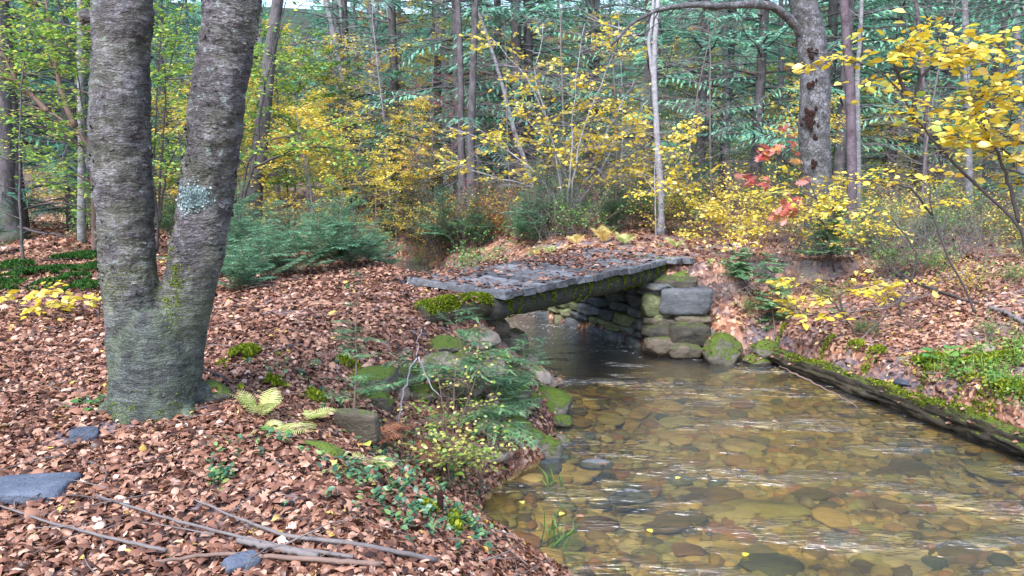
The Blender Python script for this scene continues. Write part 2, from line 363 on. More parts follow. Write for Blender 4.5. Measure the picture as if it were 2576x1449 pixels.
def Hf(x, y, full=False):
    x = np.atleast_1d(np.asarray(x, float)); y = np.atleast_1d(np.asarray(y, float))
    dl = pd(x, y, SL); dr = pd(x, y, SR); ins = inside(x, y); d = np.minimum(dl, dr)
    p = np.stack([x, y, x * 0], 1)
    n1 = fbm(p * .45, 4, 3); n2 = fbm(p * 2.3, 3, 9)
    far = .035 * np.clip(y - 24, 0, None) + .22 * np.clip(y - 62, 0, None) + .05 * np.clip(np.abs(x) - 14, 0, None)
    # left side
    zp = np.interp(y, [2, 4, 9.5, 12, 20], [-.06, -.02, .17, .15, .0]) + far + .10 * n1 * sm(2, 5, np.abs(x + 1.2 - .1 * y))
    wL = np.interp(y, [3, 6, 8.5, 10.5, 12, 20], [1.7, 1.7, 2.0, 1.5, 1.2, 1.8])
    t = np.clip(dl / wL, 0, 1)
    zl = WZ + .03 + (zp - WZ - .03) * (t * (1.6 - .6 * t)) ** np.interp(y, [5, 9], [1.15, .95])
    # right side
    zr = np.interp(y, [4, 9, 13, 18], [.25, .3, .17, .02]) + far + .16 * n1
    wR = np.where(y < 15.6, np.interp(y, [8, 10.5, 12.0, 12.6, 15], [6.5, 5., 3.2, .5, .5]), 1.8)
    wR = np.where((y > 11.5) & (y < 13.5) & (x > 3.2), np.maximum(wR, np.interp(x, [3.2, 4.5], [.6, 4])), wR)
    lip = .30 * sm(0, .22, dr)
    zrr = WZ + lip + (zr - WZ - .30) * sm(-.25, 1, dr / wR) * sm(0, .2, dr)
    z = np.where(dl < dr, zl, zrr) + .035 * n2 * sm(.1, .6, d)
    z = np.where(ins, WZ - .05 - .22 * sm(0, .9, d) + .03 * n2, z)
    # trench under the bridge deck
    s = (x - A0[0]) * SX[0] + (y - A0[1]) * SX[1]; w = (x - A0[0]) * SYN[0] + (y - A0[1]) * SYN[1]
    w2 = w; foot = (w2 > -.12) & (w2 < WID + .25) & (s > -.35) & (s < LEN + .35)
    z = z + (np.maximum(z, .165 + .01 * n2) - z) * sm(-.5, -.15, s) * (1 - sm(.0, .12, s)) * sm(.05, .5, w) * (1 - sm(WID + .3, WID + 1., w)) * ~ins
    deckz = np.where((s > .18) & (s < LEN - .55), -.16 - .3 * sm(.18, .6, s), .145)
    z = np.where(foot & ~ins, np.minimum(z, deckz), z)
    if full: return z, ins, dl, dr
    return z
def H1(x, y): return float(Hf(x, y)[0])
def hit(u, v, off=0.):
    d = ray(u, v); Y = np.concatenate([np.arange(2.5, 30, .04), np.arange(30, 140, .3)]); T = Y / d[1]
    X = d[0] * T; Z = EYE + d[2] * T; h = Hf(X, Y) + off
    k = np.argmax(Z <= h)
    if Z[k] > h[k]: k = len(Y) - 1
    return np.array([X[k], Y[k], h[k] - off])

def axis(segs):
    o = []
    for a, b, s in segs: o.append(np.arange(a, b, s))
    return np.concatenate(o + [[segs[-1][1]]])
gx = axis([(-160, -40, 8), (-40, -14, 1.3), (-14, -6, .4), (-6, 7.5, .085), (7.5, 14, .35), (14, 40, 1.3), (40, 160, 8)])
gy = axis([(-30, 0, 2.5), (0, 3, .3), (3, 16.5, .085), (16.5, 30, .3), (30, 60, 1.), (60, 170, 5)])
GX, GY = np.meshgrid(gx, gy); gz = Hf(GX.ravel(), GY.ravel())
nx, ny = len(gx), len(gy)
i = (np.arange(ny - 1)[:, None] * nx + np.arange(nx - 1)[None]).ravel()
m = nm('forest_floor'); t = NT(m)
g = t.n('NewGeometry'); pos = g.outputs['Position']; nz = t.n('SeparateXYZ', {0: g.outputs['Normal']}).outputs[2]; pz = t.n('SeparateXYZ', {0: pos}).outputs[2]
vor = t.n('TexVoronoi', {'Vector': pos, 'Scale': 17., 'Randomness': 1.}); vc = t.n('SeparateColor', {0: vor.outputs['Color']}).outputs[0]
leafc = t.ramp(vc, [(0, (.07, .03, .018)), (.35, (.22, .095, .055)), (.7, (.36, .18, .11)), (1, (.50, .32, .22))])
soil = t.mix(t.noise(pos, 9, 5, .7), (.05, .045, .055), (.19, .17, .20))
c = t.mix(t.ramp(t.noise(pos, 1.6, 4, .7), [(.45, 0.), (.6, .8)]), leafc, soil)
grn = t.ramp(t.noise(pos, .55, 4, .65), [(.52, 0.), (.62, .75)])
grn = t.math('MULTIPLY', grn, t.ramp(t.n('MapRange', {'Value': t.n('SeparateXYZ', {0: pos}).outputs[1], 'From Min': 12., 'From Max': 20.}).outputs[0], [(0, 0.), (1, 1.)]))
c = t.mix(grn, c, t.mix(t.noise(pos, 14, 3), (.03, .075, .02), (.12, .2, .04)))
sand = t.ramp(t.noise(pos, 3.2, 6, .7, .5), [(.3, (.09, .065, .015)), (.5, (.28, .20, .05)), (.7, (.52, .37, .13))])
yw = t.n('SeparateXYZ', {0: pos}).outputs[1]
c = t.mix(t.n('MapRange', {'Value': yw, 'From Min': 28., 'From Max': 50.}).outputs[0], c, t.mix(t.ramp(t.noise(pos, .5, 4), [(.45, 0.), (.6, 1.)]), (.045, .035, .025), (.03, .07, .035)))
c = t.mix(t.n('MapRange', {'Value': pz, 'From Min': WZ - .02, 'From Max': WZ + .05, 'To Min': 1., 'To Max': 0.}).outputs[0], c, t.mix(t.n('MapRange', {'Value': yw, 'From Min': 10.6, 'From Max': 12.4}).outputs[0], sand, (.028, .026, .018)))  # streambed colour darkened from the bridge upstream, standing in for shaded water
b = t.n('Bump', {'Height': t.math('ADD', vor.outputs['Distance'], t.noise(pos, 24, 4)), 'Strength': .6, 'Distance': .03}).outputs[0]
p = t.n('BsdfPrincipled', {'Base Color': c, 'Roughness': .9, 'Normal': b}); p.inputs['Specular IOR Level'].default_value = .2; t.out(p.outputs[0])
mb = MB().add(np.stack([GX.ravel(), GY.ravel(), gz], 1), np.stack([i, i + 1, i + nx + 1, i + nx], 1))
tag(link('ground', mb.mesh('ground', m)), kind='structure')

# water
m = nm('stream_water'); t = NT(m); g = t.n('NewGeometry'); pos = g.outputs['Position']
rot = t.n('Mapping', {'Vector': pos, 'Rotation': (0, 0, R(12)), 'Scale': (2.2, 5.5, 1.)}).outputs[0]
w1 = t.noise(rot, 1.5, 3, .55, .8); w2 = t.noise(rot, 5.2, 3, .6, .5); w3 = t.noise(pos, 30, 2, .5)
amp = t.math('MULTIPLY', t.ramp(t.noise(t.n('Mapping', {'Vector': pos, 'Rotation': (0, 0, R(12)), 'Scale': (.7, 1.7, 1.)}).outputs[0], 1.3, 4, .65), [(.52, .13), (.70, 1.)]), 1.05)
yy = t.n('SeparateXYZ', {0: pos}).outputs[1]
rif = t.n('MapRange', {'Value': yy, 'From Min': 10., 'From Max': 13., 'To Min': 1., 'To Max': 1.8}).outputs[0]
w4 = t.noise(rot, 11., 3, .6, .4)
h = t.math('ADD', t.math('MULTIPLY', w1, .9), t.math('ADD', t.math('MULTIPLY', w2, .55), t.math('ADD', t.math('MULTIPLY', w4, .26), t.math('MULTIPLY', w3, .07))))
h = t.math('MULTIPLY', t.math('MULTIPLY', h, amp), rif)
b = t.n('Bump', {'Height': h, 'Strength': 1., 'Distance': .08}).outputs[0]
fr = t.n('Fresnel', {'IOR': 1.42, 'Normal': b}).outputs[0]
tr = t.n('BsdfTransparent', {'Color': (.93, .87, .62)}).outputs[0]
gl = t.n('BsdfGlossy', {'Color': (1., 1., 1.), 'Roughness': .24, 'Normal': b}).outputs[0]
sh = t.n('MixShader', {0: t.math('MULTIPLY', fr, t.math('ADD', t.math('MULTIPLY', amp, 2.6), 1.5), True), 1: tr, 2: gl}).outputs[0]  # reflection raised beyond water's own, most in ripple patches, to imitate sky glints
foam = t.math('MULTIPLY', t.ramp(t.noise(t.n('Mapping', {'Vector': pos, 'Rotation': (0, 0, R(-25)), 'Scale': (7., 2., 1.)}).outputs[0], 3.5, 5, .75), [(.55, 0.), (.68, .75)]),
              t.math('MULTIPLY', t.n('MapRange', {'Value': yy, 'From Min': 11., 'From Max': 14.}).outputs[0], t.ramp(t.noise(pos, 1.3, 2), [(.42, 0.), (.6, 1.)])))
sh = t.n('MixShader', {0: foam, 1: sh, 2: t.n('BsdfDiffuse', {'Color': (.8, .8, .85)}).outputs[0]}).outputs[0]
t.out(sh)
wx = np.arange(-41, 14, .25); wy = np.arange(-12, 36, .25); WX, WY = np.meshgrid(wx, wy)
_, ins, dl, dr = Hf(WX.ravel(), WY.ravel(), True); ok = (ins | (np.minimum(dl, dr) < .45)).reshape(WX.shape)
q = ok[:-1, :-1] | ok[1:, :-1] | ok[:-1, 1:] | ok[1:, 1:]
i = (np.arange(len(wy) - 1)[:, None] * len(wx) + np.arange(len(wx) - 1)[None])[q]
f = np.stack([i, i + 1, i + len(wx) + 1, i + len(wx)], 1); use, inv = np.unique(f, return_inverse=True)
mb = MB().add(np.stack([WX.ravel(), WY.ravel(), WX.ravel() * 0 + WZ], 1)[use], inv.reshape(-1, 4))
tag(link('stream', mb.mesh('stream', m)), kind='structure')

# ------------------------------------------------------------------ rocks
def ico(sub):
    bm = bmesh.new(); bmesh.ops.create_icosphere(bm, subdivisions=sub, radius=1)
    v = np.array([p.co[:] for p in bm.verts]); f = np.array([[q.index for q in p.verts] for p in bm.faces]); bm.free(); return v, f
ICO = {k: ico(k) for k in (1, 2, 3, 4, 5)}
def rock(seed, dims, sub=4, cuts=11, sharp=.72, box=0, rough=.13):
    v, f = ICO[sub]; v = v.copy(); g = np.random.default_rng(seed)
    if box: v = v / (np.sum(np.abs(v) ** box, 1, keepdims=True) ** (1 / box))
    v = v + .16 * np.stack([fbm(v * 1.1 + seed * 3.1 + k * 9, 2, seed + k) for k in range(3)], 1) * (1 if not box else .55)
    for k in range(cuts):
        n = unit(g.normal(size=3)); tt = g.uniform(sharp, sharp + .2) * (1.25 if box else 1)
        e = np.clip(v @ n - tt, 0, None); v = v - n * e[:, None] * .93
    v = v + unit(v) * (rough * fbm(v * 3.2 + seed, 5, seed + 7))[:, None]
    return v * np.asarray(dims) / 2, f
def rotz(v, a, tilt=0., ax=0.):
    c, s = math.cos(a), math.sin(a); M = np.array([[c, -s, 0], [s, c, 0], [0, 0, 1]])
    if tilt:
        from mathutils import Matrix as _M
        T = np.array(_M.Rotation(tilt, 3, Vector((math.cos(ax), math.sin(ax), 0)))); M = T @ M
    return v @ M.T
SPR = []
def put_rock(u, v, wpx, hpx, label, name='rock', dep=1., mat=None, seed=1, z=None, rz=0., tilt=0., ax=0., box=0, cuts=11, cat='rock', Y=None, group=None, sharp=.72, sub=4):
    """rock whose picture middle is u,v and picture size wpx,hpx; stands at world depth Y or on the ground under v+hpx/2"""
    if Y is None:
        b = hit(u, v + hpx * .42) if z is None else at(u, v + hpx * .42, z); Y = b[1]
    if 850 < u < 1425: wpx, hpx = wpx * 1.16, hpx * 1.2
    w = wpx / F * Y * 1.02; h = hpx / F * Y * 1.05
    Yc = Y + w * dep * .3
    c = pt(u, v, Yc)
    w *= Yc / Y; h *= Yc / Y
    vv, f = rock(seed, (w, w * dep, h), sub=sub, cuts=cuts, box=box, sharp=sharp); vv = rotz(vv, rz, tilt, ax)
    base = np.array([c[0], c[1], c[2] + vv[:, 2].min() - (.1 * h if z is None else 0)])
    o = link(name, MB().add(vv - [0, 0, vv[:, 2].min()], f).mesh(name, mat or M_stone), None, base); SPR.append(o)
    return tag(o, label, cat, group)

put_rock(1105, 868, 120, 46, 'flat stone capped with bright moss just below the mossy log', mat=M_stonemoss, seed=4, dep=.9)
put_rock(1108, 925, 112, 82, 'rounded brown boulder with moss on its shoulder behind the leaning bare stick', mat=M_stone, seed=5, dep=.8, rz=.4)
put_rock(925, 958, 130, 62, 'slanting slab of brown rock edged with yellow moss, left end of the bank stones', mat=M_stonemoss, seed=6, dep=.8, tilt=-.22, ax=1.4, box=5)
put_rock(948, 1006, 92, 46, 'low mossy rock tucked under the slanting slab', mat=M_stonemoss, seed=17, dep=.8)
put_rock(1035, 945, 70, 60, 'dark mossy rock between the slanting slab and the rounded boulder', mat=M_stonemoss, seed=27, dep=1)
put_rock(1200, 850, 110, 55, 'grey brown stone in the bank directly under the end of the bridge beam', mat=M_stone, seed=8, dep=1)
put_rock(1300, 915, 95, 45, 'flat pinkish stone jutting over the stream near the bridge', mat=M_stone, seed=9, dep=.8, box=5, z=-.85)
put_rock(1285, 860, 80, 60, 'pale stone beside the water right under the bridge corner', mat=M_stone, seed=19, dep=.9, z=-.95)
put_rock(1345, 958, 78, 66, 'tan boulder with a mossy top standing above the round mossy boulder', mat=M_stone, seed=10, dep=.9, z=-1.0)
put_rock(1372, 1022, 122, 88, 'big round boulder with thick green moss and dead leaves on top at the waterline', mat=M_stonemoss, seed=11, dep=.9, z=-1.15, cuts=6)
put_rock(1278, 985, 110, 70, 'half hidden mossy rock behind the hemlock sprays on the left bank', mat=M_stonemoss, seed=12, dep=.9)
put_rock(1300, 1065, 66, 44, 'small mossy stone behind the hemlock tips beside the round mossy boulder', mat=M_stonemoss, seed=13)
put_rock(1336, 1096, 58, 46, 'small round bright moss covered stone above the big mossy slab', mat=M_stonemoss, seed=14)
put_rock(1318, 1128, 170, 74, 'wedge shaped slab covered with dark green moss pointing into the water', mat=M_stonemoss, seed=15, dep=.55, z=-1.15, tilt=.16, ax=1.5, box=4)
put_rock(1400, 1108, 78, 34, 'wet brown stone half under water next to the mossy slab', mat=M_stone, seed=16, z=-1.17)
put_rock(1375, 1170, 100, 44, 'dark flat wet stone in the shallows below the mossy slab', mat=M_wall, seed=18, z=-1.2)
put_rock(1290, 1235, 100, 34, 'grey wet stone by the fallen leaves in the small inlet', mat=M_wall, seed=20, z=-1.2)
put_rock(1585, 1252, 120, 40, 'dark stone breaking the water surface in midstream', mat=M_wall, seed=21, z=-1.22, dep=.5)
put_rock(1500, 1168, 90, 26, 'thin dark stone barely under the surface near the mossy slab', mat=M_wall, seed=22, z=-1.17, dep=.6)
put_rock(1220, 920, 100, 60, 'stone with moss in the middle of the left bank rocks', mat=M_stone, seed=23)
put_rock(1170, 970, 90, 50, 'low brown rock with leaves around it below the rounded boulder', mat=M_stone, seed=24)
put_rock(1230, 1040, 80, 46, 'mossy rock among the shrub stems on the left bank', mat=M_stonemoss, seed=25)
put_rock(535, 985, 90, 74, 'moss covered stone at the right foot of the twin trunk tree', mat=M_stonemoss, seed=31, dep=1, cuts=5)
put_rock(812, 1132, 122, 44, 'long low stone hidden in yellow green moss on the leaf bank', mat=M_stonemoss, seed=32, dep=.6, tilt=.25, ax=1.57, cuts=4)
for k, (u, v_, w_, h_, lb) in enumerate([(1255, 905, 80, 56, 'mossy stone between the flat pinkish stone and the bridge corner'), (1390, 965, 60, 44, 'small tan stone at the waterline just upstream of the round mossy boulder'), (1330, 1000, 60, 40, 'small stone wedged behind the round mossy boulder'),
        (1265, 1090, 90, 56, 'mossy stone left of the small round bright one'), (1230, 1140, 90, 50, 'mossy stone just left of the wedge shaped slab'), (1150, 895, 80, 46, 'leafy mossy stone between the flat capped stone and the bank edge'), (1060, 985, 80, 50, 'brown stone under the forked bare stick'),
        (1000, 985, 60, 50, 'shadowed stone just right of the slanting slab'), (1415, 1060, 50, 30, 'wet mossy stone at the foot of the round mossy boulder'), (1180, 1020, 100, 60, 'broad brown stone in the middle of the spreading hemlock'), (1240, 820, 70, 44, 'stone beside the right end of the mossy log')]):
    put_rock(u, v_, w_, h_, lb, mat=[M_stonemoss, M_stone][k % 3 == 1], seed=500 + k, dep=.9, z=(-1.12 if u > 1380 else None))
# big stones right of the bridge
WY0 = 12.2
put_rock(1815, 884, 138, 104, 'large square edged boulder with green moss standing in the water by the bridge wall', mat=M_stonemoss, seed=44, dep=.8, z=-1.2, cuts=12, sharp=.62, rz=.5)
put_rock(1905, 905, 78, 36, 'low mossy stone between the large boulder and the fallen log', mat=M_stonemoss, seed=35, z=-1.15)
put_rock(1925, 880, 80, 50, 'mossy stone under the small green fern by the head of the log', mat=M_stonemoss, seed=36, z=-1.05)
put_rock(2480, 875, 46, 30, 'pinkish rounded stone lying in leaves on the right bank', mat=M_stone, seed=37)
put_rock(2440, 915, 60, 26, 'flat grey stone behind the grass on the right bank', mat=M_stone, seed=38)
put_rock(2285, 960, 70, 20, 'flat bluish stone on the bank above the fallen log', mat=M_slate, seed=39, box=5)
put_rock(790, 912, 44, 26, 'small white topped stone in the leaf litter of the path', mat=M_stone, seed=40)
# slab standing up near the bank foreground
b0 = hit(895, 1112)
v, f = rock(51, (.34, .1, .235), box=10, cuts=7, sharp=.82, rough=.03)
tag(link('stone_slab', MB().add(rotz(v, -.28, .15, 0) + [0, 0, .1], f).mesh('stone_slab', M_wing), None, b0 + [0, .05, 0]),
    'flat grey stone slab set on edge in the leaves near the ferns', 'stone slab')
for k, (u, v_, w, h, lb) in enumerate([(70, 1240, 230, 60, 'blue grey slate slab bare of leaves at the left edge of the picture'),
                                   (215, 1108, 70, 20, 'small piece of slate in the leaves left of the twin trunk tree'),
                                   (610, 1443, 90, 16, 'blue grey slate slab under the branches in the foreground')]):
    c = hit(u, v_); wv = w / F * c[1]
    vv, f = rock(60 + k, (wv, wv * .75, .07), box=8, cuts=8, sharp=.8, rough=.02)
    tag(link('slate_slab', MB().add(rotz(vv, .3 * k), f).mesh('slate_slab', M_slate), None, c + [0, 0, .03]), lb, 'slate slab')

# streambed stones
M_cob = nm('streambed_cobble'); t = NT(M_cob)
a = t.n('Attribute', attribute_name='rnd').outputs['Fac']; oi = t.n('ObjectInfo').outputs['Random']; po = t.n('NewGeometry').outputs['Position']
cc = t.ramp(t.math('FRACT', t.math('ADD', a, oi)), [(0, (.09, .065, .02)), (.2, (.36, .22, .055)), (.4, (.54, .37, .12)), (.55, (.27, .25, .06)), (.7, (.58, .45, .22)), (.82, (.05, .075, .045)), (.92, (.38, .15, .05)), (1, (.24, .24, .10))])
cc = t.mix(t.noise(po, 22, 4, .7), cc, t.mix(.5, cc, (.03, .03, .015)))
p = t.n('BsdfPrincipled', {'Base Color': cc, 'Roughness': .7}); t.out(p.outputs[0])
rg = np.random.default_rng(5)
def bedpts(n, ylo, yhi, u0=1150, u1=2750):
    o = []
    while len(o) < n:
        Y = rg.uniform(ylo, yhi, 400); u = rg.uniform(u0, u1, 400); X = (u - 1288) / F * Y / math.cos(PITCH) * 1.
        z, ins, dl, dr = Hf(X, Y, True); ok = ins & (np.minimum(dl, dr) > .12)
        o += list(zip(X[ok], Y[ok], z[ok]))
    return np.array(o[:n])
for k, (x, y, z) in enumerate(bedpts(110, 5.0, 10.8)):
    s = rg.uniform(.2, .55); vv, f = rock(100 + k, (s, s * rg.uniform(.6, .9), rg.uniform(.06, .12)), sub=3, cuts=9, sharp=.66)
    s *= 1.
    o = link('streambed_stone', MB().add(rotz(vv, rg.uniform(0, 6), rg.uniform(-.08, .08)), f).mesh('streambed_stone', M_cob), None, (x, y, z + .02))
    tag(o, 'flat brown stone lying under the clear water of the stream', 'stone', 'stones on the bed of the stream')
mb = MB(); RT = [rock(200 + k, (1, .8, .45), sub=2, cuts=8, sharp=.66) for k in range(6)]
B = bedpts(5200, 4.5, 11.6)
for k in range(6):
    Q = B[k::6]; n = len(Q); an = rg.uniform(0, 6.28, n)
    scatter(mb, RT[k][0], [RT[k][1]], Q + [0, 0, .0], np.stack([np.cos(an), np.sin(an), 0 * an], 1), np.tile([0, 0, 1.], (n, 1)), rg.gamma(3, .035, n).clip(.04, .28), rg.random(n))
tag(link('stream_cobbles', mb.mesh('stream_cobbles', M_cob)), 'small brown and ochre cobbles covering the bed of the stream', 'cobbles', kind='stuff')

# ------------------------------------------------------------------ footbridge
M_plank = mat_bark('weathered_plank', [(.3, (.06, .058, .06)), (.5, (.17, .165, .168)), (.7, (.32, .315, .32))], (3, 3, 3), 0, .5)
t = NT(M_plank); pb = [n for n in M_plank.node_tree.nodes if n.type == 'BSDF_PRINCIPLED'][0]; src = pb.inputs[0].links[0].from_socket
oi = t.n('ObjectInfo').outputs['Random']; gr = t.noise(t.n('Mapping', {'Vector': t.n('TexCoord').outputs['Object'], 'Rotation': (0, 0, -math.atan2(SY[1], SY[0])), 'Scale': (3., 45., 45.)}).outputs[0], 1., 4, .7)
c = t.mix(1., src, t.ramp(oi, [(0, (.45, .45, .47)), (.5, (.8, .8, .82)), (1, (1.15, 1.13, 1.15))]), 'MULTIPLY'); c = t.mix(t.ramp(gr, [(.35, .7), (.6, 0.)]), c, (.03, .03, .036))
M_plank.node_tree.links.new(c, pb.inputs[0])
M_beam = mat_stone('beam_wood', [(.3, (.015, .015, .012)), (.5, (.045, .042, .035)), (.7, (.09, .08, .065))], .0)
M_rotlog = mat_stone('decaying_log', [(.3, (.012, .010, .007)), (.5, (.055, .042, .026)), (.7, (.16, .12, .075))], .9, (.075, .10, .01), .38)
M_log = mat_stone('rotten_log', [(.3, (.02, .018, .012)), (.5, (.07, .055, .035)), (.7, (.15, .12, .08))], 1., (.12, .19, .01), .50)
br = thing('footbridge', 'low footbridge of weathered grey planks scattered with dead leaves over the stream', 'footbridge', (A0[0], A0[1], .22))
def L2(s, w, z): return np.array([s * SX[0] + w * SY[0], s * SX[1] + w * SY[1], z])
def plank(s0, s1, w0, w1, z, th, seed):
    g = np.random.default_rng(seed)
    n = 26; V = []; ws = np.linspace(w0, w1, n)
    jag = g.uniform(-.006, .006, (n, 8)); tw = g.uniform(-.006, .006, 2); base = L2(0, 0, z)
    prof = [(0, -th), (0, -.008), (.01, 0), (.33, .001), (.66, -.001), (.99, 0), (1, -.008), (1, -th)]
    for k, w in enumerate(ws):
        for q, (a, b) in enumerate(prof):
            wend = w + (g.uniform(-.01, .01) if k in (0, n - 1) else 0)
            V.append(L2(s0 + a * (s1 - s0) + jag[k, q] * .6, wend, z + b + tw[0] * (a - .5) + jag[k, q] * .5 + tw[1] * (k / n - .5)))
    V = np.array(V); m_ = 8
    i = (np.arange(n - 1)[:, None] * m_); j = np.arange(m_)[None]; j2 = (j + 1) % m_
    Q = np.stack([i + j, i + j2, i + m_ + j2, i + m_ + j], -1).reshape(-1, 4)
    return V, [Q, np.arange(m_)[None, ::-1], (np.arange(m_) + (n - 1) * m_)[None]]
g = np.random.default_rng(2); NP = 20; s = 0.; mb = None
wd = g.uniform(.85, 1.15, NP); wd = wd / wd.sum() * (LEN - .02)
for k in range(NP):
    e0 = g.uniform(-.035, .015); e1 = WID + g.uniform(-.06, .12); z = g.uniform(-.009, .009)
    if k == 0: e0 = -.03
    if k >= NP - 2: e0 = -.16 - .12 * (k - NP + 2); z += .02
    V, Fc = plank(s + .016, s + wd[k] - .016, e0, e1, z, .08, 400 + k)
    o = link('plank', MB().add(V, Fc).mesh('plank', M_plank, smooth=False), br)
    if k == NP - 2: o['label'] = 'plank with a long patch of yellow green moss'
    s += wd[k]
# stringers
for q, w in enumerate((.20, WID * .5, WID - .20)):
    P = np.array([L2(a, w, -.07 - .135) for a in np.linspace(-.02, LEN - .28, 60)]); P[:, 2] += .01 * np.sin(np.arange(60) * .3)
    mb = MB(); tube(mb, P, .135 + .006 * np.sin(np.arange(60) * .7), 16, 0)
    v = mb.v[0]; v += .022 * fbm(v * 5, 4, 5)[:, None]
    st = link('beam', mb.mesh('beam', M_beam), br)
    if q == 0:   # moss streaks under the gaps between planks
        mb = MB(); s = 0.; gg = np.random.default_rng(8)
        for k in range(NP - 1):
            s += wd[k]
            n = 170 if k % 4 else 380; th = gg.uniform(-.15, 2.3, n); ss = s + gg.normal(0, .022 + .02 * (th < .5), n)
            ok = ss < LEN - .3; th, ss = th[ok], ss[ok]; n = len(th)
            N = np.stack([-SYN[0] * np.cos(th - .9 + .3), -SYN[1] * np.cos(th - .9 + .3), np.sin(.95 - th)], 1)
            c = np.array([L2(a, w, -.21) for a in ss]) + N * .137
            scatter(mb, *QLEAF, c, N + gg.normal(0, .5, (n, 3)), gg.normal(0, 1, (n, 3)), gg.uniform(.012, .03, n), gg.uniform(.1, .8, n))
        link('moss', mb.mesh('moss', M_moss), st)
# moss tufts on plank end
def moss_pts(mb, C, N, sc, rnd, g):
    n = len(C); scatter(mb, *QLEAF, C, N + g.normal(0, .6, (n, 3)), g.normal(0, 1, (n, 3)), sc, rnd)
mb = MB(); gg = np.random.default_rng(3); ss = s + .0
sa = LEN - wd[-1] - wd[-2] * .5; n = 1500
c = np.array([L2(sa + gg.normal(0, .07), gg.uniform(-.1, .9), .008) for _ in range(n)])
moss_pts(mb, c, np.tile([0, 0, 1.], (n, 1)), gg.uniform(.012, .028, n), gg.uniform(.4, 1, n), gg)
link('moss', mb.mesh('moss', M_moss), br)

# dry stone abutment under the far end
WP0 = np.array([2.10, 12.2]); WP1 = np.array([.36, 15.45]); wdir = unit(WP1 - WP0); wn_ = np.array([wdir[1], -wdir[0]])  # into the bank
WL = np.linalg.norm(WP1 - WP0)
ab = thing('stone_abutment', 'dry stone wall of dark mossy blocks carrying the far end of the footbridge', 'stone wall', (WP0[0], WP0[1], WZ - .2))
g = np.random.default_rng(12); z = WZ - .2; sd_ = 300
def wstone(cx, cy_, cz, L, Dp, Hh, ang, mat, lab=None, box=7, cuts=9):
    global sd_
    sd_ += 1; v, f = rock(sd_, (L * 1.03, Dp, Hh * 1.05), sub=4, cuts=cuts, box=box, sharp=.74, rough=.10)
    v = rotz(v, ang, g.uniform(-.04, .04), g.uniform(0, 3))
    o = link('stone', MB().add(v + np.array([cx - WP0[0], cy_ - WP0[1], cz - (WZ - .2)]), f).mesh('stone', mat), ab)
    if lab: o['label'] = lab
ang = math.atan2(wdir[1], wdir[0])
TOP = -.10
while z < TOP - .05:
    hh = g.uniform(.11, .20) if z > WZ + .1 else .34
    if z + hh > TOP - .08: hh = TOP - z
    s = -.02
    while s < WL:
        L = g.uniform(.26, .62) * (1.3 if z < WZ + .1 else 1)
        c = WP0 + wdir * (s + L / 2) + wn_ * (.17 + g.uniform(-.03, .03))
        h2 = hh * g.uniform(.93, 1.0)
        wstone(c[0], c[1], z + hh / 2, L * .985, .38, h2, ang + g.uniform(-.04, .04), M_wallgreen if (s > WL * .55 and g.random() < .6) or g.random() < .12 else M_wall)
        s += L
    z += hh
# wing stack at the downstream corner
def wing(u0, u1, v0, v1, Y, dp, mat, lab=None, box=6, dy=0.):
    c0 = pt(u0, v0, Y); c1 = pt(u1, v1, Y)
    wstone((c0[0] + c1[0]) / 2, Y + dp / 2, (c0[2] + c1[2]) / 2, abs(c1[0] - c0[0]) * 1.04, dp, abs(c0[2] - c1[2]) * 1.04, dy, mat, lab, box, 2 if lab else 9)
wing(1664, 1790, 731, 792, 12.15, .5, M_block, 'large squared grey block with rusty streaks', 14)
for a in [(1620, 1668, 745, 800, 12.2, .3, M_wallgreen), (1625, 1712, 800, 828, 12.2, .4, M_wing), (1700, 1790, 794, 824, 12.15, .4, M_wing),
          (1690, 1745, 812, 832, 12.1, .3, M_wing), (1622, 1700, 824, 862, 12.05, .4, M_wing), (1690, 1788, 822, 874, 11.95, .45, M_wing),
          (1628, 1712, 852, 902, 11.95, .45, M_wing), (1690, 1770, 868, 905, 11.85, .4, M_wing), (1650, 1755, 700, 732, 12.35, .45, M_wing),
          (1600, 1680, 690, 722, 12.55, .4, M_wing), (1735, 1800, 880, 912, 12.0, .4, M_wing), (1770, 1800, 830, 880, 12.2, .4, M_wall), (1630, 1690, 722, 748, 12.45, .4, M_wall)]:
    wing(*a, box=5)
put_rock(1712, 690, 84, 40, 'stone capped with bright moss at the far downstream corner of the bridge', mat=M_stonemoss, seed=71, Y=12.6, cuts=5)
put_rock(1775, 702, 60, 32, 'mossy stone under the brush pile beside the bridge corner', mat=M_stonemoss, seed=72, Y=12.8, cuts=6)
put_rock(1350, 785, 60, 60, 'green mossy stone at the far upstream end of the bridge wall', mat=M_stonemoss, seed=73, Y=15.6, cuts=6)

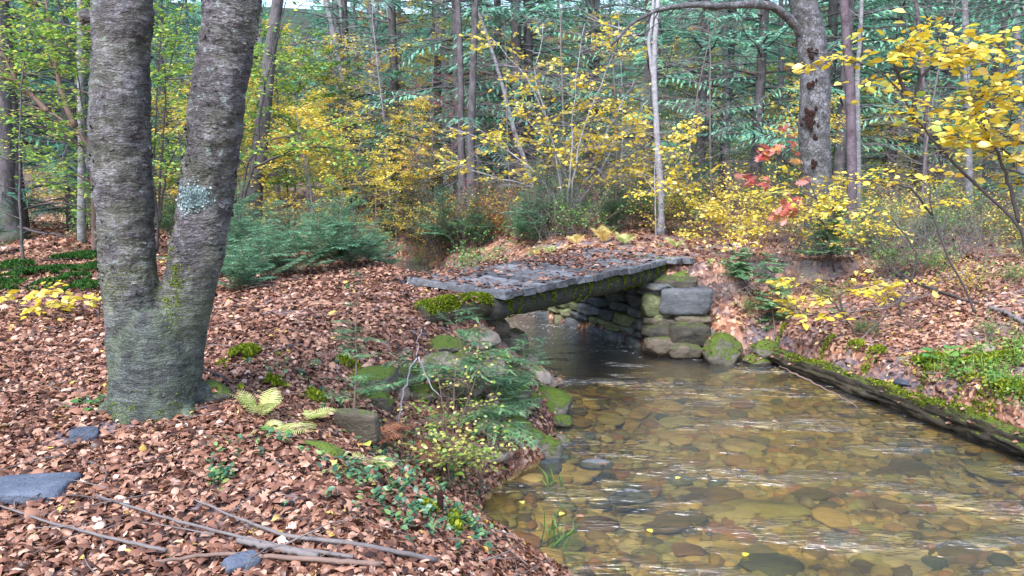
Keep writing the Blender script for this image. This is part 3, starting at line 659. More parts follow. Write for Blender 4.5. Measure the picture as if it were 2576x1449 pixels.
# ------------------------------------------------------------------ logs
def log_thing(name, pts3, rad, label, seed, mat=M_log, flat=1., mthr=.62, n=36, bumpy=.05, seg=70, cat='log', mossn=0):
    P = resample(pts3, seg); base = P[0].copy(); mb = MB()
    rr = np.interp(np.linspace(0, 1, seg), np.linspace(0, 1, len(rad)), rad)
    tube(mb, P - base, rr, n, 0); v = mb.v[0]
    c = np.repeat(P - base, n, 0); rv = v - c; q = unit(np.gradient(P, axis=0))
    al = np.repeat(np.arange(seg), n) * .03; thn = np.tile(np.arange(n), seg) * (2 * np.pi / n)
    nn = fbm(np.stack([np.cos(thn) * 3, np.sin(thn) * 3, al * 3.], 1) + seed, 4, seed)
    gv = np.abs(fbm(np.stack([np.cos(thn) * 7, np.sin(thn) * 7, al * 1.1], 1) + seed, 3, seed + 2))
    v[:] = c + rv * (1 + bumpy * 3 * nn - (bumpy > .2) * (1.3 * gv - .2))[:, None] * [1, 1, flat]
    o = thing(name, label, cat, base)
    tk = link('trunk', mb.mesh('trunk', mat), o); SPR.append(tk)
    if mossn:
        g = np.random.default_rng(seed); k = g.integers(n, len(v) - n, mossn * 3); N = unit(v[k] - c[k])
        nz = fbm((v[k] + base) * 2.6, 4, 4) * 1.6 + N[:, 2]
        k = k[nz > mthr][:mossn]; N = unit(v[k] - c[k]); m2 = MB()
        C = v[k] + g.normal(0, .02, (len(k), 3)) * [1, 1, .2]
        moss_pts(m2, C - N * .004, N, g.uniform(.014, .034, len(k)), g.uniform(0, 1, len(k)), g); link('moss', m2.mesh('moss', M_moss), o)
    return o
p0 = pt(1062, 792, 9.0); p1 = pt(1262, 762, 9.75)
log_thing('mossy_log', [p0, (p0 + p1) / 2 + [0, 0, .01], p1], [.135, .15, .145, .13, .12], 'short thick log with bright yellow green moss lying at the near end of the bridge', 3, mossn=14000, mthr=.25)
Lp = [at(1925, 888, WZ + .12), at(2040, 926, WZ + .1), at(2200, 985, WZ + .1), at(2400, 1055, WZ + .1), at(2560, 1110, WZ + .1), at(2760, 1180, WZ + .1)]
log_thing('fallen_log', Lp, [.07, .095, .105, .11, .12, .13], 'long rotten log with moss patches lying along the right waterline', 9, flat=1.0, bumpy=.24, seg=190, mossn=12000, mthr=.85, mat=M_rotlog)

# ------------------------------------------------------------------ leaf litter
rg = np.random.default_rng(77)
BARE = [(hit(830, 765), .9, .2), (hit(700, 790), .7, .12), (hit(930, 742), .6, .14), (hit(640, 810), .4, .1), (hit(300, 1075), .38, .22), (hit(70, 1240), .2, .12), (hit(180, 1110), .3, .2), (hit(560, 1090), .2, .12)]
def litter(n, ylo, yhi, smin, smax, seed, cover=True, ulo=-160, uhi=2740):
    Y = ylo + (yhi - ylo) * rg.random(n) ** .9; u = rg.uniform(ulo, uhi, n); X = (u - 1288) / F * Y * 1.02
    z, ins, dl, dr = Hf(X, Y, True)
    s = (X - A0[0]) * SX[0] + (Y - A0[1]) * SX[1]; w = (X - A0[0]) * SYN[0] + (Y - A0[1]) * SYN[1]
    ok = ~ins & (z > WZ + .005) & ~((s > .1) & (s < LEN) & (w > 0) & (w < WID))
    pr = np.ones(n)
    for c, ra, rb in BARE: pr *= 1 - .97 * np.exp(-(((X - c[0]) / ra) ** 2 + ((Y - c[1]) / rb) ** 2))
    ok &= rg.random(n) < pr
    ok &= rg.random(n) < (.72 + .9 * fbm(np.stack([X * 1.1, Y * 1.1, X * 0], 1), 3, 31)) * np.where(dr < dl, .85, 1.1)
    X, Y, z, dr, dl = X[ok], Y[ok], z[ok], dr[ok], dl[ok]; n = len(X)
    e = .04; gx_ = (Hf(X + e, Y) - z) / e; gy_ = (Hf(X, Y + e) - z) / e
    N = unit(np.stack([-gx_, -gy_, np.ones(n)], 1)); N = unit(N + rg.normal(0, .34, (n, 3)))
    an = rg.uniform(0, 6.28, n); Xd = np.stack([np.cos(an), np.sin(an), rg.normal(0, .3, n)], 1); Xd -= N * np.sum(Xd * N, 1, keepdims=True)
    S = rg.uniform(smin, smax, n); rnd = np.clip(rg.beta(2.2, 2.0, n) * .92, 0, 1)
    yel = rg.random(n) < np.where(dr < dl, .05, .015); rnd = np.where(yel, rg.uniform(.93, 1, n), rnd)
    S *= np.where(rg.random(n) < .05, 1.5, 1.)
    P = np.stack([X, Y, z + rg.uniform(0, .026, n)], 1) - unit(Xd) * (S * .5)[:, None]
    return P, Xd, N, S, rnd
LT = [leaf_c(k) for k in range(9)] + [oak_t()]
mb = MB()
for a in [(118000, 2.9, 7.2, .03, .074), (100000, 7.2, 14, .042, .085)]:
    Q = litter(*a, seed=1)
    for k, T in enumerate(LT):
        sl_ = slice(k, None, len(LT)); scatter(mb, T[0], T[1], Q[0][sl_], Q[1][sl_], Q[2][sl_], Q[3][sl_] * (1.3 if k == 9 else 1), Q[4][sl_])
Q = litter(42000, 14, 34, .09, .16, seed=2, ulo=-300, uhi=2900)
scatter(mb, *leaf_t(.34, .2, .3, 2), *Q)
tag(link('leaf_litter', mb.mesh('leaf_litter', M_litter)), 'dry brown fallen leaves covering the banks and the path', 'fallen leaves', kind='stuff')
# leaves lying on the deck
mb = MB(); n = 120; s = rg.uniform(.05, LEN + .1, 2600); w = rg.uniform(-.02, WID + .1, 2600)
kk = rg.random(2600) < .10 + .9 * sm(-.1, .35, fbm(np.stack([s * 1.6, w * 1.6, s * 0], 1), 3, 5)) * (.3 + .7 * w / WID) + .35 * sm(LEN * .7, LEN, s)
s, w = s[kk], w[kk]; n = len(s)
P = np.array([L2(a, b, .232) for a, b in zip(s, w)]) + [A0[0], A0[1], 0] + np.stack([0 * s, 0 * s, rg.uniform(0, .02, n)], 1); an = rg.uniform(0, 6.28, n)
for k, T in enumerate(LT):
    sl_ = slice(k, None, len(LT)); m_ = len(P[sl_])
    scatter(mb, T[0], T[1], P[sl_], np.stack([np.cos(an[sl_]), np.sin(an[sl_]), 0 * an[sl_]], 1), unit(np.array([[0, 0, 1.]]) + rg.normal(0, .3, (m_, 3))), rg.uniform(.05, .1, m_), rg.beta(2, 2.4, m_) * .85)
tag(link('leaf_litter', mb.mesh('leaf_litter_deck', M_litter)), 'dry brown leaves strewn over the planks of the footbridge', 'fallen leaves', kind='stuff')

# leaves caught on stones and logs
bpy.context.view_layer.update(); mb = MB(); g = np.random.default_rng(19)
for o in SPR:
    me = o.data; mw = np.array(o.matrix_world); nv = len(me.vertices); co = np.empty(nv * 3, np.float32); me.vertices.foreach_get('co', co); co = co.reshape(-1, 3) + mw[:3, 3]
    no = np.empty(nv * 3, np.float32); me.vertices.foreach_get('normal', no); no = no.reshape(-1, 3)
    k = np.where((no[:, 2] > .55) & (co[:, 2] > WZ + .03))[0]
    if not len(k): continue
    sz = np.ptp(co[k], axis=0); n_ = int(min(260, 60 * sz[0] * max(sz[1], .1) * 2.5)) + 2
    k = g.choice(k, n_); k = k[fbm(co[k] * 3.5, 2, 6) > -.05]; n_ = len(k)
    if not n_: continue
    T = LT[int(g.integers(0, 6))]; a = g.uniform(0, 6.28, n_); N_ = unit(no[k] + g.normal(0, .35, (n_, 3)))
    scatter(mb, T[0], T[1], co[k] + no[k] * .012, np.stack([np.cos(a), np.sin(a), 0 * a], 1), N_, g.uniform(.035, .075, n_), g.beta(2, 2, n_) * .9)
tag(link('leaf_litter', mb.mesh('leaf_litter_stones', M_litter)), 'dry brown leaves caught on the stones and logs', 'fallen leaves', kind='stuff')

# twigs and small plants among the leaves
mb = MB(); g = np.random.default_rng(15); Q = litter(900, 3., 13, .1, .3, seed=1)
for P_, X_, S_ in zip(Q[0], Q[1], Q[3]):
    L_ = S_ * g.uniform(1., 2.4); d = unit(X_ * [1, 1, .2]); n2_ = unit(np.cross(d, [0, 0, 1.])); k = np.linspace(0, 1, 5)[:, None]
    tube(mb, P_ + [0, 0, .035] + d * k * L_ + n2_ * np.sin(k * g.uniform(1, 5)) * L_ * .08, np.linspace(g.uniform(.002, .005), .001, 5), 4)
tag(link('twig_litter', mb.mesh('twig_litter', M_twig)), 'small dead twigs scattered over the fallen leaves', 'twigs', kind='stuff')
mb = MB()
for (u, v_, wu, n_) in [(1050, 1290, 260, 80), (560, 1225, 60, 20), (900, 1215, 220, 46), (640, 1130, 200, 16), (1120, 1180, 190, 90), (1000, 1150, 200, 50), (1180, 1340, 90, 40), (730, 940, 140, 16), (230, 1030, 60, 8), (860, 1000, 160, 26)]:
    c = hit(u, v_); ra = wu / F * c[1] / 2; X = g.normal(c[0], ra * .6, n_); Y = g.normal(c[1], ra * .9, n_); Z, ins, dl, dr = Hf(X, Y, True); ok = ~ins; X, Y, Z = X[ok], Y[ok], Z[ok]; n_ = len(X)
    for q in range(4):
        a = g.uniform(0, 6.28, n_); d = np.stack([np.cos(a), np.sin(a), g.uniform(.1, .7, n_)], 1)
        scatter(mb, *LEAF, np.stack([X, Y, Z + .03 + q * .012], 1), d, unit(np.array([[0, 0, 1.]]) + g.normal(0, .4, (n_, 3))), g.uniform(.022, .05, n_), g.random(n_))
tag(link('ground_cover', mb.mesh('ground_cover', M_cover)), 'small green seedlings and creeping plants among the leaves of the left bank', 'ground cover', kind='stuff')

# moss cushions (stuff) on the ground
def moss_patch(spots, mat, label, n0=9000, name='moss'):
    mb = MB(); g = np.random.default_rng(4)
    for (u, v_, wu, hv) in spots:
        c = hit(u, v_); ra = wu / F * c[1] / 2; c2 = hit(u, v_ - hv / 2); c3 = hit(u, v_ + hv / 2); rb = max(.05, (c2[1] - c3[1]) / 2)
        n = int(np.clip(n0 * ra * rb * 4, 120, 5000)); th = g.uniform(0, 6.28, n); rr = np.sqrt(g.random(n))
        X = c[0] + ra * rr * np.cos(th); Y = c[1] + rb * rr * np.sin(th); nz_ = fbm(np.stack([X * 5, Y * 5, X * 0], 1), 3, 2)
        ok = (nz_ > -.12 - .2 * (rr < .5)); X, Y, rr = X[ok], Y[ok], rr[ok]; n = len(X)
        Z = Hf(X, Y) + .03 + .06 * np.sqrt(1 - rr ** 2) * min(1, ra / .12)
        moss_pts(mb, np.stack([X, Y, Z], 1), np.tile([0, 0, 1.], (n, 1)), g.uniform(.02, .045, n) * (1 + .06 * np.clip(c[1] - 6, 0, 14)), g.random(n), g)
    tag(link(name, mb.mesh(name, mat)), label, 'moss', kind='stuff')
moss_patch([(615, 905, 70, 30), (690, 975, 60, 24), (790, 1015, 70, 26), (560, 935, 40, 24), (700, 1035, 60, 20), (600, 1000, 50, 20), (880, 930, 60, 20),
            (1150, 1330, 40, 60), (1080, 1300, 50, 20), (700, 900, 40, 14)], M_moss, 'yellow green moss growing through the leaf litter of the left bank')
moss_patch([(60, 700, 90, 36), (130, 690, 80, 26), (185, 712, 70, 26), (230, 685, 60, 20), (40, 730, 70, 26), (110, 730, 60, 22), (205, 735, 60, 22), (30, 680, 60, 22), (200, 655, 140, 14)], M_mossdark, 'dark green moss cushions on the forest floor left of the twin trunk tree', 3600)
moss_patch([(2350, 920, 110, 40), (2500, 990, 150, 60), (2560, 1050, 140, 60), (2420, 1010, 110, 40), (2200, 895, 60, 24), (2480, 915, 180, 18), (2150, 880, 50, 20), (2330, 970, 100, 40), (2070, 905, 60, 16), (1950, 885, 60, 20)], M_moss, 'bright moss carpet on the right bank above the fallen log', 4600)
# grass on the right bank
mb = MB(); g = np.random.default_rng(6); n = 3600; C = []
for k in range(n):
    u = g.uniform(2270, 2760); v_ = g.uniform(905, 1110)
    C.append((u, v_))
C = np.array(C); Y = np.array([at(u, v_, WZ + .5)[1] for u, v_ in C[:n]]); X = (C[:, 0] - 1288) / F * Y * 1.0
Z, ins, dl, dr = Hf(X, Y, True); ok = ~ins & (dr > .15) & (fbm(np.stack([X * 1.6, Y * 1.6, X * 0], 1), 3, 8) > -.12); X, Y, Z = X[ok], Y[ok], Z[ok]; n = len(X)
tv = np.array([(0, -.03, 0), (0, .03, 0), (.4, .028, .03), (.4, -.028, .03), (.75, .018, -.03), (.75, -.018, -.03), (1, .0, -.16), (1, -.002, -.16)])
TG = (tv, [np.array([(0, 3, 2, 1), (3, 5, 4, 2), (5, 7, 6, 4)])])
D = unit(g.normal(0, .5, (n, 3)) + [0, 0, 1.]); scatter(mb, *TG, np.stack([X, Y, Z], 1), D, g.normal(size=(n, 3)), g.uniform(.08, .22, n), g.random(n))
k = rg.integers(0, n, 1700); scatter(mb, *LEAF, np.stack([X, Y, Z + .07], 1)[k] + g.normal(0, .03, (1700, 3)), g.normal(0, 1, (1700, 3)) * [1, 1, .3], unit(np.array([[0, 0, 1.]]) + g.normal(0, .4, (1700, 3))), g.uniform(.03, .06, 1700), g.uniform(.3, 1, 1700))
tag(link('grass', mb.mesh('grass', M_grass)), 'green grass and low herbs on the right bank above the log', 'grass', kind='stuff')

# ------------------------------------------------------------------ twin trunk tree
TB = hit(392, 1070) ; TY = TB[1] + .28; print('tree base', TB)
def prof(rows):
    return np.array([[*pt(c, v_, TY), hw / F * TY] for v_, c, hw in rows])
left = prof([(1085, 352, 80), (980, 356, 78), (850, 343, 72), (740, 333, 71), (620, 319, 68), (450, 309, 70), (300, 300, 72), (100, 306, 68), (0, 307, 71), (-200, 300, 68), (-500, 290, 64), (-900, 262, 54), (-1400, 230, 40)])
right = prof([(1085, 425, 82), (980, 424, 80), (850, 441, 72), (750, 465, 66), (650, 487, 68), (520, 514, 65), (350, 532, 67), (200, 551, 64), (60, 573, 68), (0, 580, 69), (-200, 612, 64), (-500, 660, 58), (-900, 715, 50), (-1400, 770, 38)])
cen = prof([(1090, 390, 112), (1000, 388, 112), (900, 392, 108), (820, 395, 96), (775, 398, 70)])
base = np.array([TB[0], TY, TB[2] - .02])
mb = MB()
for L, dy in ((left, 0), (right, .03), (cen, 0)):
    Q = resample(L, 60); tube(mb, Q[:, :3] - base + [0, dy, 0], Q[:, 3], 28)
for (u, v_, r0, ex, ey) in [(300, 1050, .07, -.20, -.10), (380, 1060, .09, .02, -.25), (450, 1060, .08, .16, -.22), (340, 1060, .07, -.2, .3), (470, 1050, .07, .3, .3)]:
    c = pt(u, 1000, TY) - base; c[2] = .22; e = np.array([c[0] + ex, ey, -.05]); c[0] *= .75
    tube(mb, resample([c, (c + e) / 2 + [0, 0, -.045], e], 10), np.linspace(r0 * 1.3, r0 * .55, 10), 12)
kb = pt(636, 62, TY) - base; v, f = rock(2, (.09, .11, .26), sub=3); mb.add(v + kb, f)
kb = pt(235, 400, TY) - base; v, f = rock(2, (.08, .11, .2), sub=3); mb.add(v + kb, f)
kb = pt(215, 40, TY) - base; v, f = rock(9, (.10, .09, .12), sub=3); mb.add(v + kb, f)
tmp = link('tmp', mb.mesh('tmp', M_barkmain))
md = tmp.modifiers.new('r', 'REMESH'); md.mode = 'VOXEL'; md.voxel_size = .0105
md = tmp.modifiers.new('s', 'SMOOTH'); md.iterations = 7; md.factor = .6
dg = bpy.context.evaluated_depsgraph_get(); ev = tmp.evaluated_get(dg); me = ev.to_mesh()
n = len(me.vertices); V = np.empty(n * 3, np.float32); me.vertices.foreach_get('co', V); V = V.reshape(-1, 3).astype(float)
N = np.empty(n * 3, np.float32); me.vertices.foreach_get('normal', N); N = N.reshape(-1, 3).astype(float)
FQ = np.array([p.vertices[:] for p in me.polygons if len(p.vertices) == 4]); FT = [p.vertices[:] for p in me.polygons if len(p.vertices) == 3]
ev.to_mesh_clear(); bpy.data.objects.remove(tmp)
up = np.clip(V[:, 2] / .9, .15, 1)
d1 = fbm(V * [12, 12, 17], 5, 2); d2 = fbm(V * 5.5, 3, 8); d3 = np.abs(fbm(V * [14, 14, 60], 3, 4))
# peeling plates: terraces of stretched noise
pl = fbm(V * [9, 9, 22] + 3, 3, 21); pl = np.floor(pl * 7) / 7
V = V + N * ((.012 * d1 + .020 * d2 - .005 * d3 + .010 * pl * up) * (.55 + .45 * up))[:, None]
mb = MB().add(V, [FQ] + ([np.array(FT)] if FT else []))
tree = thing('twin_trunk_tree', 'large grey barked tree forking low into two leaning trunks in the left foreground', 'tree', base)
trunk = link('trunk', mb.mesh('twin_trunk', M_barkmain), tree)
bvh = BVHTree.FromPolygons([tuple(p) for p in V], [tuple(int(x) for x in q) for q in FQ])
def onbark(u, v_):
    d = ray(u, v_); h = bvh.ray_cast(Vector((0, 0, EYE)) - Vector(base), Vector(d).normalized()); return h
# peeling bark flakes
g = np.random.default_rng(31); k = g.integers(0, n, 5200); k = k[(V[k, 2] > .75) & (V[k, 2] < 3.3) & (N[k, 1] < .5)]
k = k[fbm(V[k] * [4, 4, 6], 3, 44) > -.05][:2200]
tang = unit(np.cross(N[k], [0, 0, 1.])) * np.where(g.random(len(k)) < .5, 1, -1)[:, None]
tv = np.array([(0, -.5, 0), (0, .5, 0), (.5, .45, .05), (.5, -.5, .05), (1, .3, .34), (1, -.38, .28)]); tv[:, 1] *= .55
mb = MB(); scatter(mb, tv, [np.array([(0, 3, 2, 1), (3, 5, 4, 2)])], V[k] + N[k] * .002, tang + g.normal(0, .18, (len(k), 3)), N[k] + g.normal(0, .15, (len(k), 3)), g.uniform(.012, .042, len(k)), 0)
link('peeling_bark', mb.mesh('peeling_bark', M_barkmain), tree)
# lichen
M_lichen = mat_leaf('lichen', [(0, (.08, .11, .11)), (.5, (.17, .23, .23)), (1, (.32, .40, .39))], 0, 0)
mb = MB(); C = []; NN = []
for _ in range(1900):
    a, r_ = g.uniform(0, 6.28), min(1.5, abs(g.normal(0, .55))); rr = 1 + .22 * math.sin(3 * a + 1) + .12 * math.sin(7 * a)
    h = onbark(486 + 38 * r_ * rr * math.cos(a), 497 + 31 * r_ * rr * math.sin(a) - .0)
    if h[0] is not None and h[0][1] < .3: C.append(h[0][:]); NN.append(h[1][:])
C = np.array(C); NN = np.array(NN); n_ = len(C)
LO = np.array([(math.cos(a) * (1 + .25 * math.cos(3 * a)), math.sin(a) * (1 + .25 * math.cos(3 * a)), .25 + .15 * math.sin(2 * a)) for a in np.arange(8) * math.pi / 4] + [(0, 0, 0)])
scatter(mb, LO, [np.array([(q, (q + 1) % 8, 8) for q in range(8)])], C + NN * .0015, g.normal(size=(n_, 3)), NN + g.normal(0, .3, (n_, 3)), g.uniform(.004, .009, n_), g.random(n_))
tag(link('lichen', mb.mesh('lichen', M_lichen), tree), 'pale blue green lichen rosette on the right stem')
mb = MB(); C = []; NN = []   # moss at fork and base
for (cu, cv, su, sv, q) in [(430, 690, 17, 60, 1900), (420, 745, 14, 14, 200), (330, 1040, 60, 22, 900), (270, 990, 12, 50, 250), (300, 700, 26, 30, 260), (420, 1040, 60, 25, 500)]:
    for _ in range(q):
        h = onbark(g.normal(cu, su), g.normal(cv, sv))
        if h[0] is not None and abs(h[0][1]) < .6: C.append(h[0][:]); NN.append(h[1][:])
C = np.array(C); NN = np.array(NN); ok = fbm(C * 14, 3, 5) > -.08; C, NN = C[ok], NN[ok]; n_ = len(C)
scatter(mb, *QLEAF, C + NN * .001, NN * .35 + g.normal(0, .7, (n_, 3)), NN + g.normal(0, .5, (n_, 3)), g.uniform(.006, .014, n_), g.uniform(0, .8, n_))
link('moss', mb.mesh('trunk_moss', M_moss), tree)
# upper limbs with crown, above the frame
CROWNJOBS = [(left, tree, base), (right, tree, base)]

# ------------------------------------------------------------------ plant generators
class Plant:
    """skeleton + leaves, gathered in two builders"""
    def __init__(s, seed): s.g = np.random.default_rng(seed); s.w = MB(); s.tips = []; s.lv = MB(); s.wood_n = 0
    def limb(s, p, d, L, r, seg=6, wander=.15, lift=0., sides=5, r1=.25):
        P = [np.asarray(p, float)]; d = unit(d); D = [d]
        for k in range(seg):
            d = unit(d + s.g.normal(0, wander, 3) + np.array([0, 0, lift]) / seg); P.append(P[-1] + d * L / seg); D.append(d)
        P = np.array(P); tube(s.w, P, np.linspace(r, r * r1, seg + 1), sides, cap=False); return P, np.array(D)
    def side(s, d, ang, up=0.):
        """direction at ang from d, random roll"""
        a = s.g.normal(size=3); a -= d * (a @ d); a = unit(a); q = d * math.cos(ang) + a * math.sin(ang); q[2] += up; return unit(q)
    def planar(s, d, ang, sgn):
        h = unit(np.cross([0, 0, 1.], d)); return unit(d * math.cos(ang) + h * sgn * math.sin(ang))
    def leaves(s, P, D, n, size, T=LEAF, flat=.35, spread=1.0, droop=-.15, rl=(0, 1), t0=.15):
        g = s.g; n = int(n)
        if n < 1: return
        t = g.uniform(t0, 1, n) * (len(P) - 1); i = np.minimum(t.astype(int), len(P) - 2); f = (t - i)[:, None]
        C = P[i] * (1 - f) + P[i + 1] * f; d = D[i]
        h = unit(np.cross([0, 0, 1.], d)); sg = np.where(g.random(n) < .5, 1, -1)[:, None]
        X = unit(d * .7 + h * sg * g.uniform(.4, 1.2, (n, 1)) + [0, 0, droop] + g.normal(0, .2, (n, 3)))
        Z = unit(np.array([[0, 0, 1.]]) + g.normal(0, flat, (n, 3)))
        scatter(s.lv, *T, C + X * .012 + g.normal(0, .02 * spread, (n, 3)), X, Z, g.uniform(.7, 1.2, n) * size, g.uniform(rl[0], rl[1], n))
    def build(s, name, label, cat, loc, mw, ml, wn='trunk', ln='foliage', group=None, rz=0.):
        o = thing(name, label, cat, loc, group, rz)
        if s.w.n: link(wn, s.w.mesh(name + '_' + wn, mw), o)
        if s.lv.n: link(ln, s.lv.mesh(name + '_' + ln, ml), o)
        return o

def conifer(seed, H, Rr, h0=.8, step=.34, per=4, dens=1., twig=.5, blade=.19, droop=-.25, r0=None, dead=0.):
    p = Plant(seed); g = p.g; r0 = r0 or H * .0085
    zz = np.linspace(0, H, 14); C = np.stack([.06 * np.sin(zz * .5 + seed), .06 * np.cos(zz * .4 + seed), zz], 1); C[0, :2] = 0
    rr = r0 * (1 - zz / H * .9); rr[0] *= 1.35; tube(p.w, C, rr, 9)
    z = h0; P0, X0, Z0, S0, K0 = [], [], [], [], []
    while z < H - .2:
        for k in range(per):
            a = g.uniform(0, 6.28); f = (z - h0) / (H - h0); L = Rr * (1 - f) ** .75 * g.uniform(.6, 1.1) * (.55 + .45 * min(1, (z + .5) / 2.5)) + .15
            c = np.array([np.interp(z, zz, C[:, 0]), np.interp(z, zz, C[:, 1]), z + g.uniform(-.15, .15)])
            d = np.array([math.cos(a), math.sin(a), g.uniform(.0, .3)]); n = max(3, int(L / .3))
            P, D = p.limb(c, d, L, .006 + L * .009, n, .06, droop * 1.6, 4)
            if g.random() < dead: continue
            m = max(4, int(L * 8 * dens)); t = np.linspace(.18, 1, m) * n; i = np.minimum(t.astype(int), n - 1); fr_ = (t - i)[:, None]
            B = P[i] * (1 - fr_) + P[i + 1] * fr_; dd = D[i]; h = unit(np.cross([0, 0, 1.], dd)); sg = np.where(np.arange(m) % 2, 1., -1.)[:, None]
            TL = twig * (1 - (np.linspace(.18, 1, m)) ** 1.6 * .75) * min(1, L / 1.2 + .3) * g.uniform(.6, 1.2, m)
            X = unit(dd * .75 + h * sg + [0, 0, -.12] + g.normal(0, .12, (m, 3)))
            nb = 5
            for q in range(nb):
                fq = q / nb
                P0.append(B + X * (TL * fq)[:, None] + [0, 0, -.05] * np.array([[fq]]) ); X0.append(unit(X + g.normal(0, .16, X.shape) + [0, 0, -.14 * q])); Z0.append(unit(np.array([[0, 0, 1.]]) + g.normal(0, .22, (m, 3)))); S0.append(np.clip(TL * .5, .05, blade * .95) * g.uniform(.85, 1.25, m)); K0.append(np.clip(g.normal(.42 + .1 * q, .2, m), 0, 1))
        z += step * g.uniform(.7, 1.3) * (.5 + .5 * (1 - z / H) + .2)
    scatter(p.lv, *CFE, np.concatenate(P0), np.concatenate(X0), np.concatenate(Z0), np.concatenate(S0), np.concatenate(K0))
    return p

def understory(seed, H, spread, leaf=.07, nl=9, lvl1=16, lvl2=6, h0=.25, stems=1, T=LEAF, lift=.25, flat=.35, bare=.0, r0=.03, lean=(0, 0), rl=(0, 1), twl=.45, wander=.1):
    """small broadleaf tree with tiers of leaves"""
    p = Plant(seed); g = p.g
    for st in range(stems):
        a = g.uniform(0, 6.28); q = .0 if stems == 1 else .32
        P, D = p.limb((g.normal(0, .05 * (stems > 1)), g.normal(0, .05 * (stems > 1)), 0), (lean[0] + q * math.cos(a), lean[1] + q * math.sin(a), 1), H * g.uniform(.85, 1.05), r0 * g.uniform(.7, 1.1), 12, .045, .12, 6)
        for k in range(lvl1 // stems):
            f = g.uniform(h0, 1); i = f * 12; j = min(int(i), 11); c = P[j] + (P[j + 1] - P[j]) * (i - j)
            L = spread * (1.1 - .65 * (f - h0) / (1 - h0)) * g.uniform(.5, 1.1); az = g.uniform(0, 6.28)
            d = np.array([math.cos(az), math.sin(az), lift + g.uniform(-.1, .3)])
            P1, D1 = p.limb(c, d, L, r0 * .3 * (1.2 - f * .6), 7, wander, -.15, 4)
            isb = g.random() < bare
            for m in range(lvl2):
                t = g.uniform(.2, 1) * 7; j1 = min(int(t), 6); c1 = P1[j1] + (P1[j1 + 1] - P1[j1]) * (t - j1)
                sg = 1 if m % 2 else -1; d1 = p.planar(D1[j1], g.uniform(.5, 1.1), sg); d1[2] += g.normal(0, .12)
                P2, D2 = p.limb(c1, d1, twl * L * g.uniform(.35, .8) + .15, r0 * .1 + .0015, 4, .14, -.1, 3)
                if not isb: p.leaves(P2, D2, g.poisson(nl), leaf, T, flat, rl=rl)
                for e in range(2):
                    jj = g.integers(1, 4); d3 = p.planar(D2[jj], g.uniform(.5, 1.0), 1 if e else -1); d3[2] += g.normal(0, .2)
                    P3, D3 = p.limb(P2[jj], d3, twl * L * .3 * g.uniform(.5, 1.1) + .06, r0 * .05 + .001, 3, .15, 0, 3)
                    if not isb: p.leaves(P3, D3, g.poisson(nl * .6), leaf, T, flat, rl=rl)
            if not isb: p.leaves(P1[3:], D1[3:], g.poisson(nl * .6), leaf, T, flat, rl=rl)
    return p

def brush(seed, H, n=26, leafn=0, leaf=.05, r0=.006, spread=.6, rl=(0, 1)):
    """thicket of thin upright twigs"""
    p = Plant(seed); g = p.g
    for k in range(n):
        a = g.uniform(0, 6.28); P, D = p.limb((g.normal(0, .25), g.normal(0, .25), 0), (spread * math.cos(a), spread * math.sin(a), 1), H * g.uniform(.5, 1.1), r0 * g.uniform(.6, 1.3), 7, .16, 0, 4)
        for m in range(5):
            j = g.integers(2, 7); d = p.side(D[j], g.uniform(.5, 1.1), .1); P1, D1 = p.limb(P[j], d, H * g.uniform(.15, .45), r0 * .45, 5, .18, 0, 3)
            if leafn: p.leaves(P1, D1, g.poisson(leafn), leaf, rl=rl)
            for q in range(2):
                j2 = g.integers(1, 5); P2, D2 = p.limb(P1[j2], p.side(D1[j2], .8, .05), H * g.uniform(.08, .22), r0 * .3, 3, .18, 0, 3)
                if leafn: p.leaves(P2, D2, g.poisson(leafn * .6), leaf, rl=rl)
    return p

def low_hemlock(seed, H, Rr, n=30, size=.14, needle=FEA, kb=(0, 1), up=(.15, .6), lf=-.35):
    """young hemlock: arching sprays from a thin leader"""
    p = Plant(seed); g = p.g
    P, D = p.limb((0, 0, 0), (g.normal(0, .1), g.normal(0, .1), 1), H, .004 + H * .008, 9, .06, 0, 5)
    for k in range(n):
        f = g.uniform(.08, 1); i = f * 9; j = min(int(i), 8); c = P[j] + (P[j + 1] - P[j]) * (i - j)
        L = Rr * (1.12 - .85 * f) * g.uniform(.55, 1.1); a = g.uniform(0, 6.28)
        P1, D1 = p.limb(c, (math.cos(a), math.sin(a), g.uniform(*up)), L, .0025 + .004 * L, 6, .08, lf, 4)
        m = max(4, int(L / (size * .24)))
        for q in range(m):
            t = (q + .6) / m * 6; jj = min(int(t), 5); c1 = P1[jj] + (P1[jj + 1] - P1[jj]) * (t - jj); sg = 1 if q % 2 else -1
            l2 = L * .52 * (1 - (q / m) ** 1.5 * .75) * g.uniform(.6, 1.1); d1 = p.planar(D1[jj], g.uniform(.6, .95), sg); d1[2] -= .12
            mm = max(1, int(l2 / (size * .42)))
            B = c1 + d1 * (np.arange(mm) * l2 / mm)[:, None]
            for w_ in (0, 1, -1):
                X = unit(np.array([p.planar(d1, .75 * w_, 1)] * mm) + g.normal(0, .12, (mm, 3)) + [0, 0, -.08])
                scatter(p.lv, *needle, B, X, unit(np.array([[0, 0, 1.]]) + g.normal(0, .22, (mm, 3))), size * g.uniform(.55, 1., mm) * (1 if w_ == 0 else .75), np.clip(g.normal(.45, .22, mm), *kb))
    return p

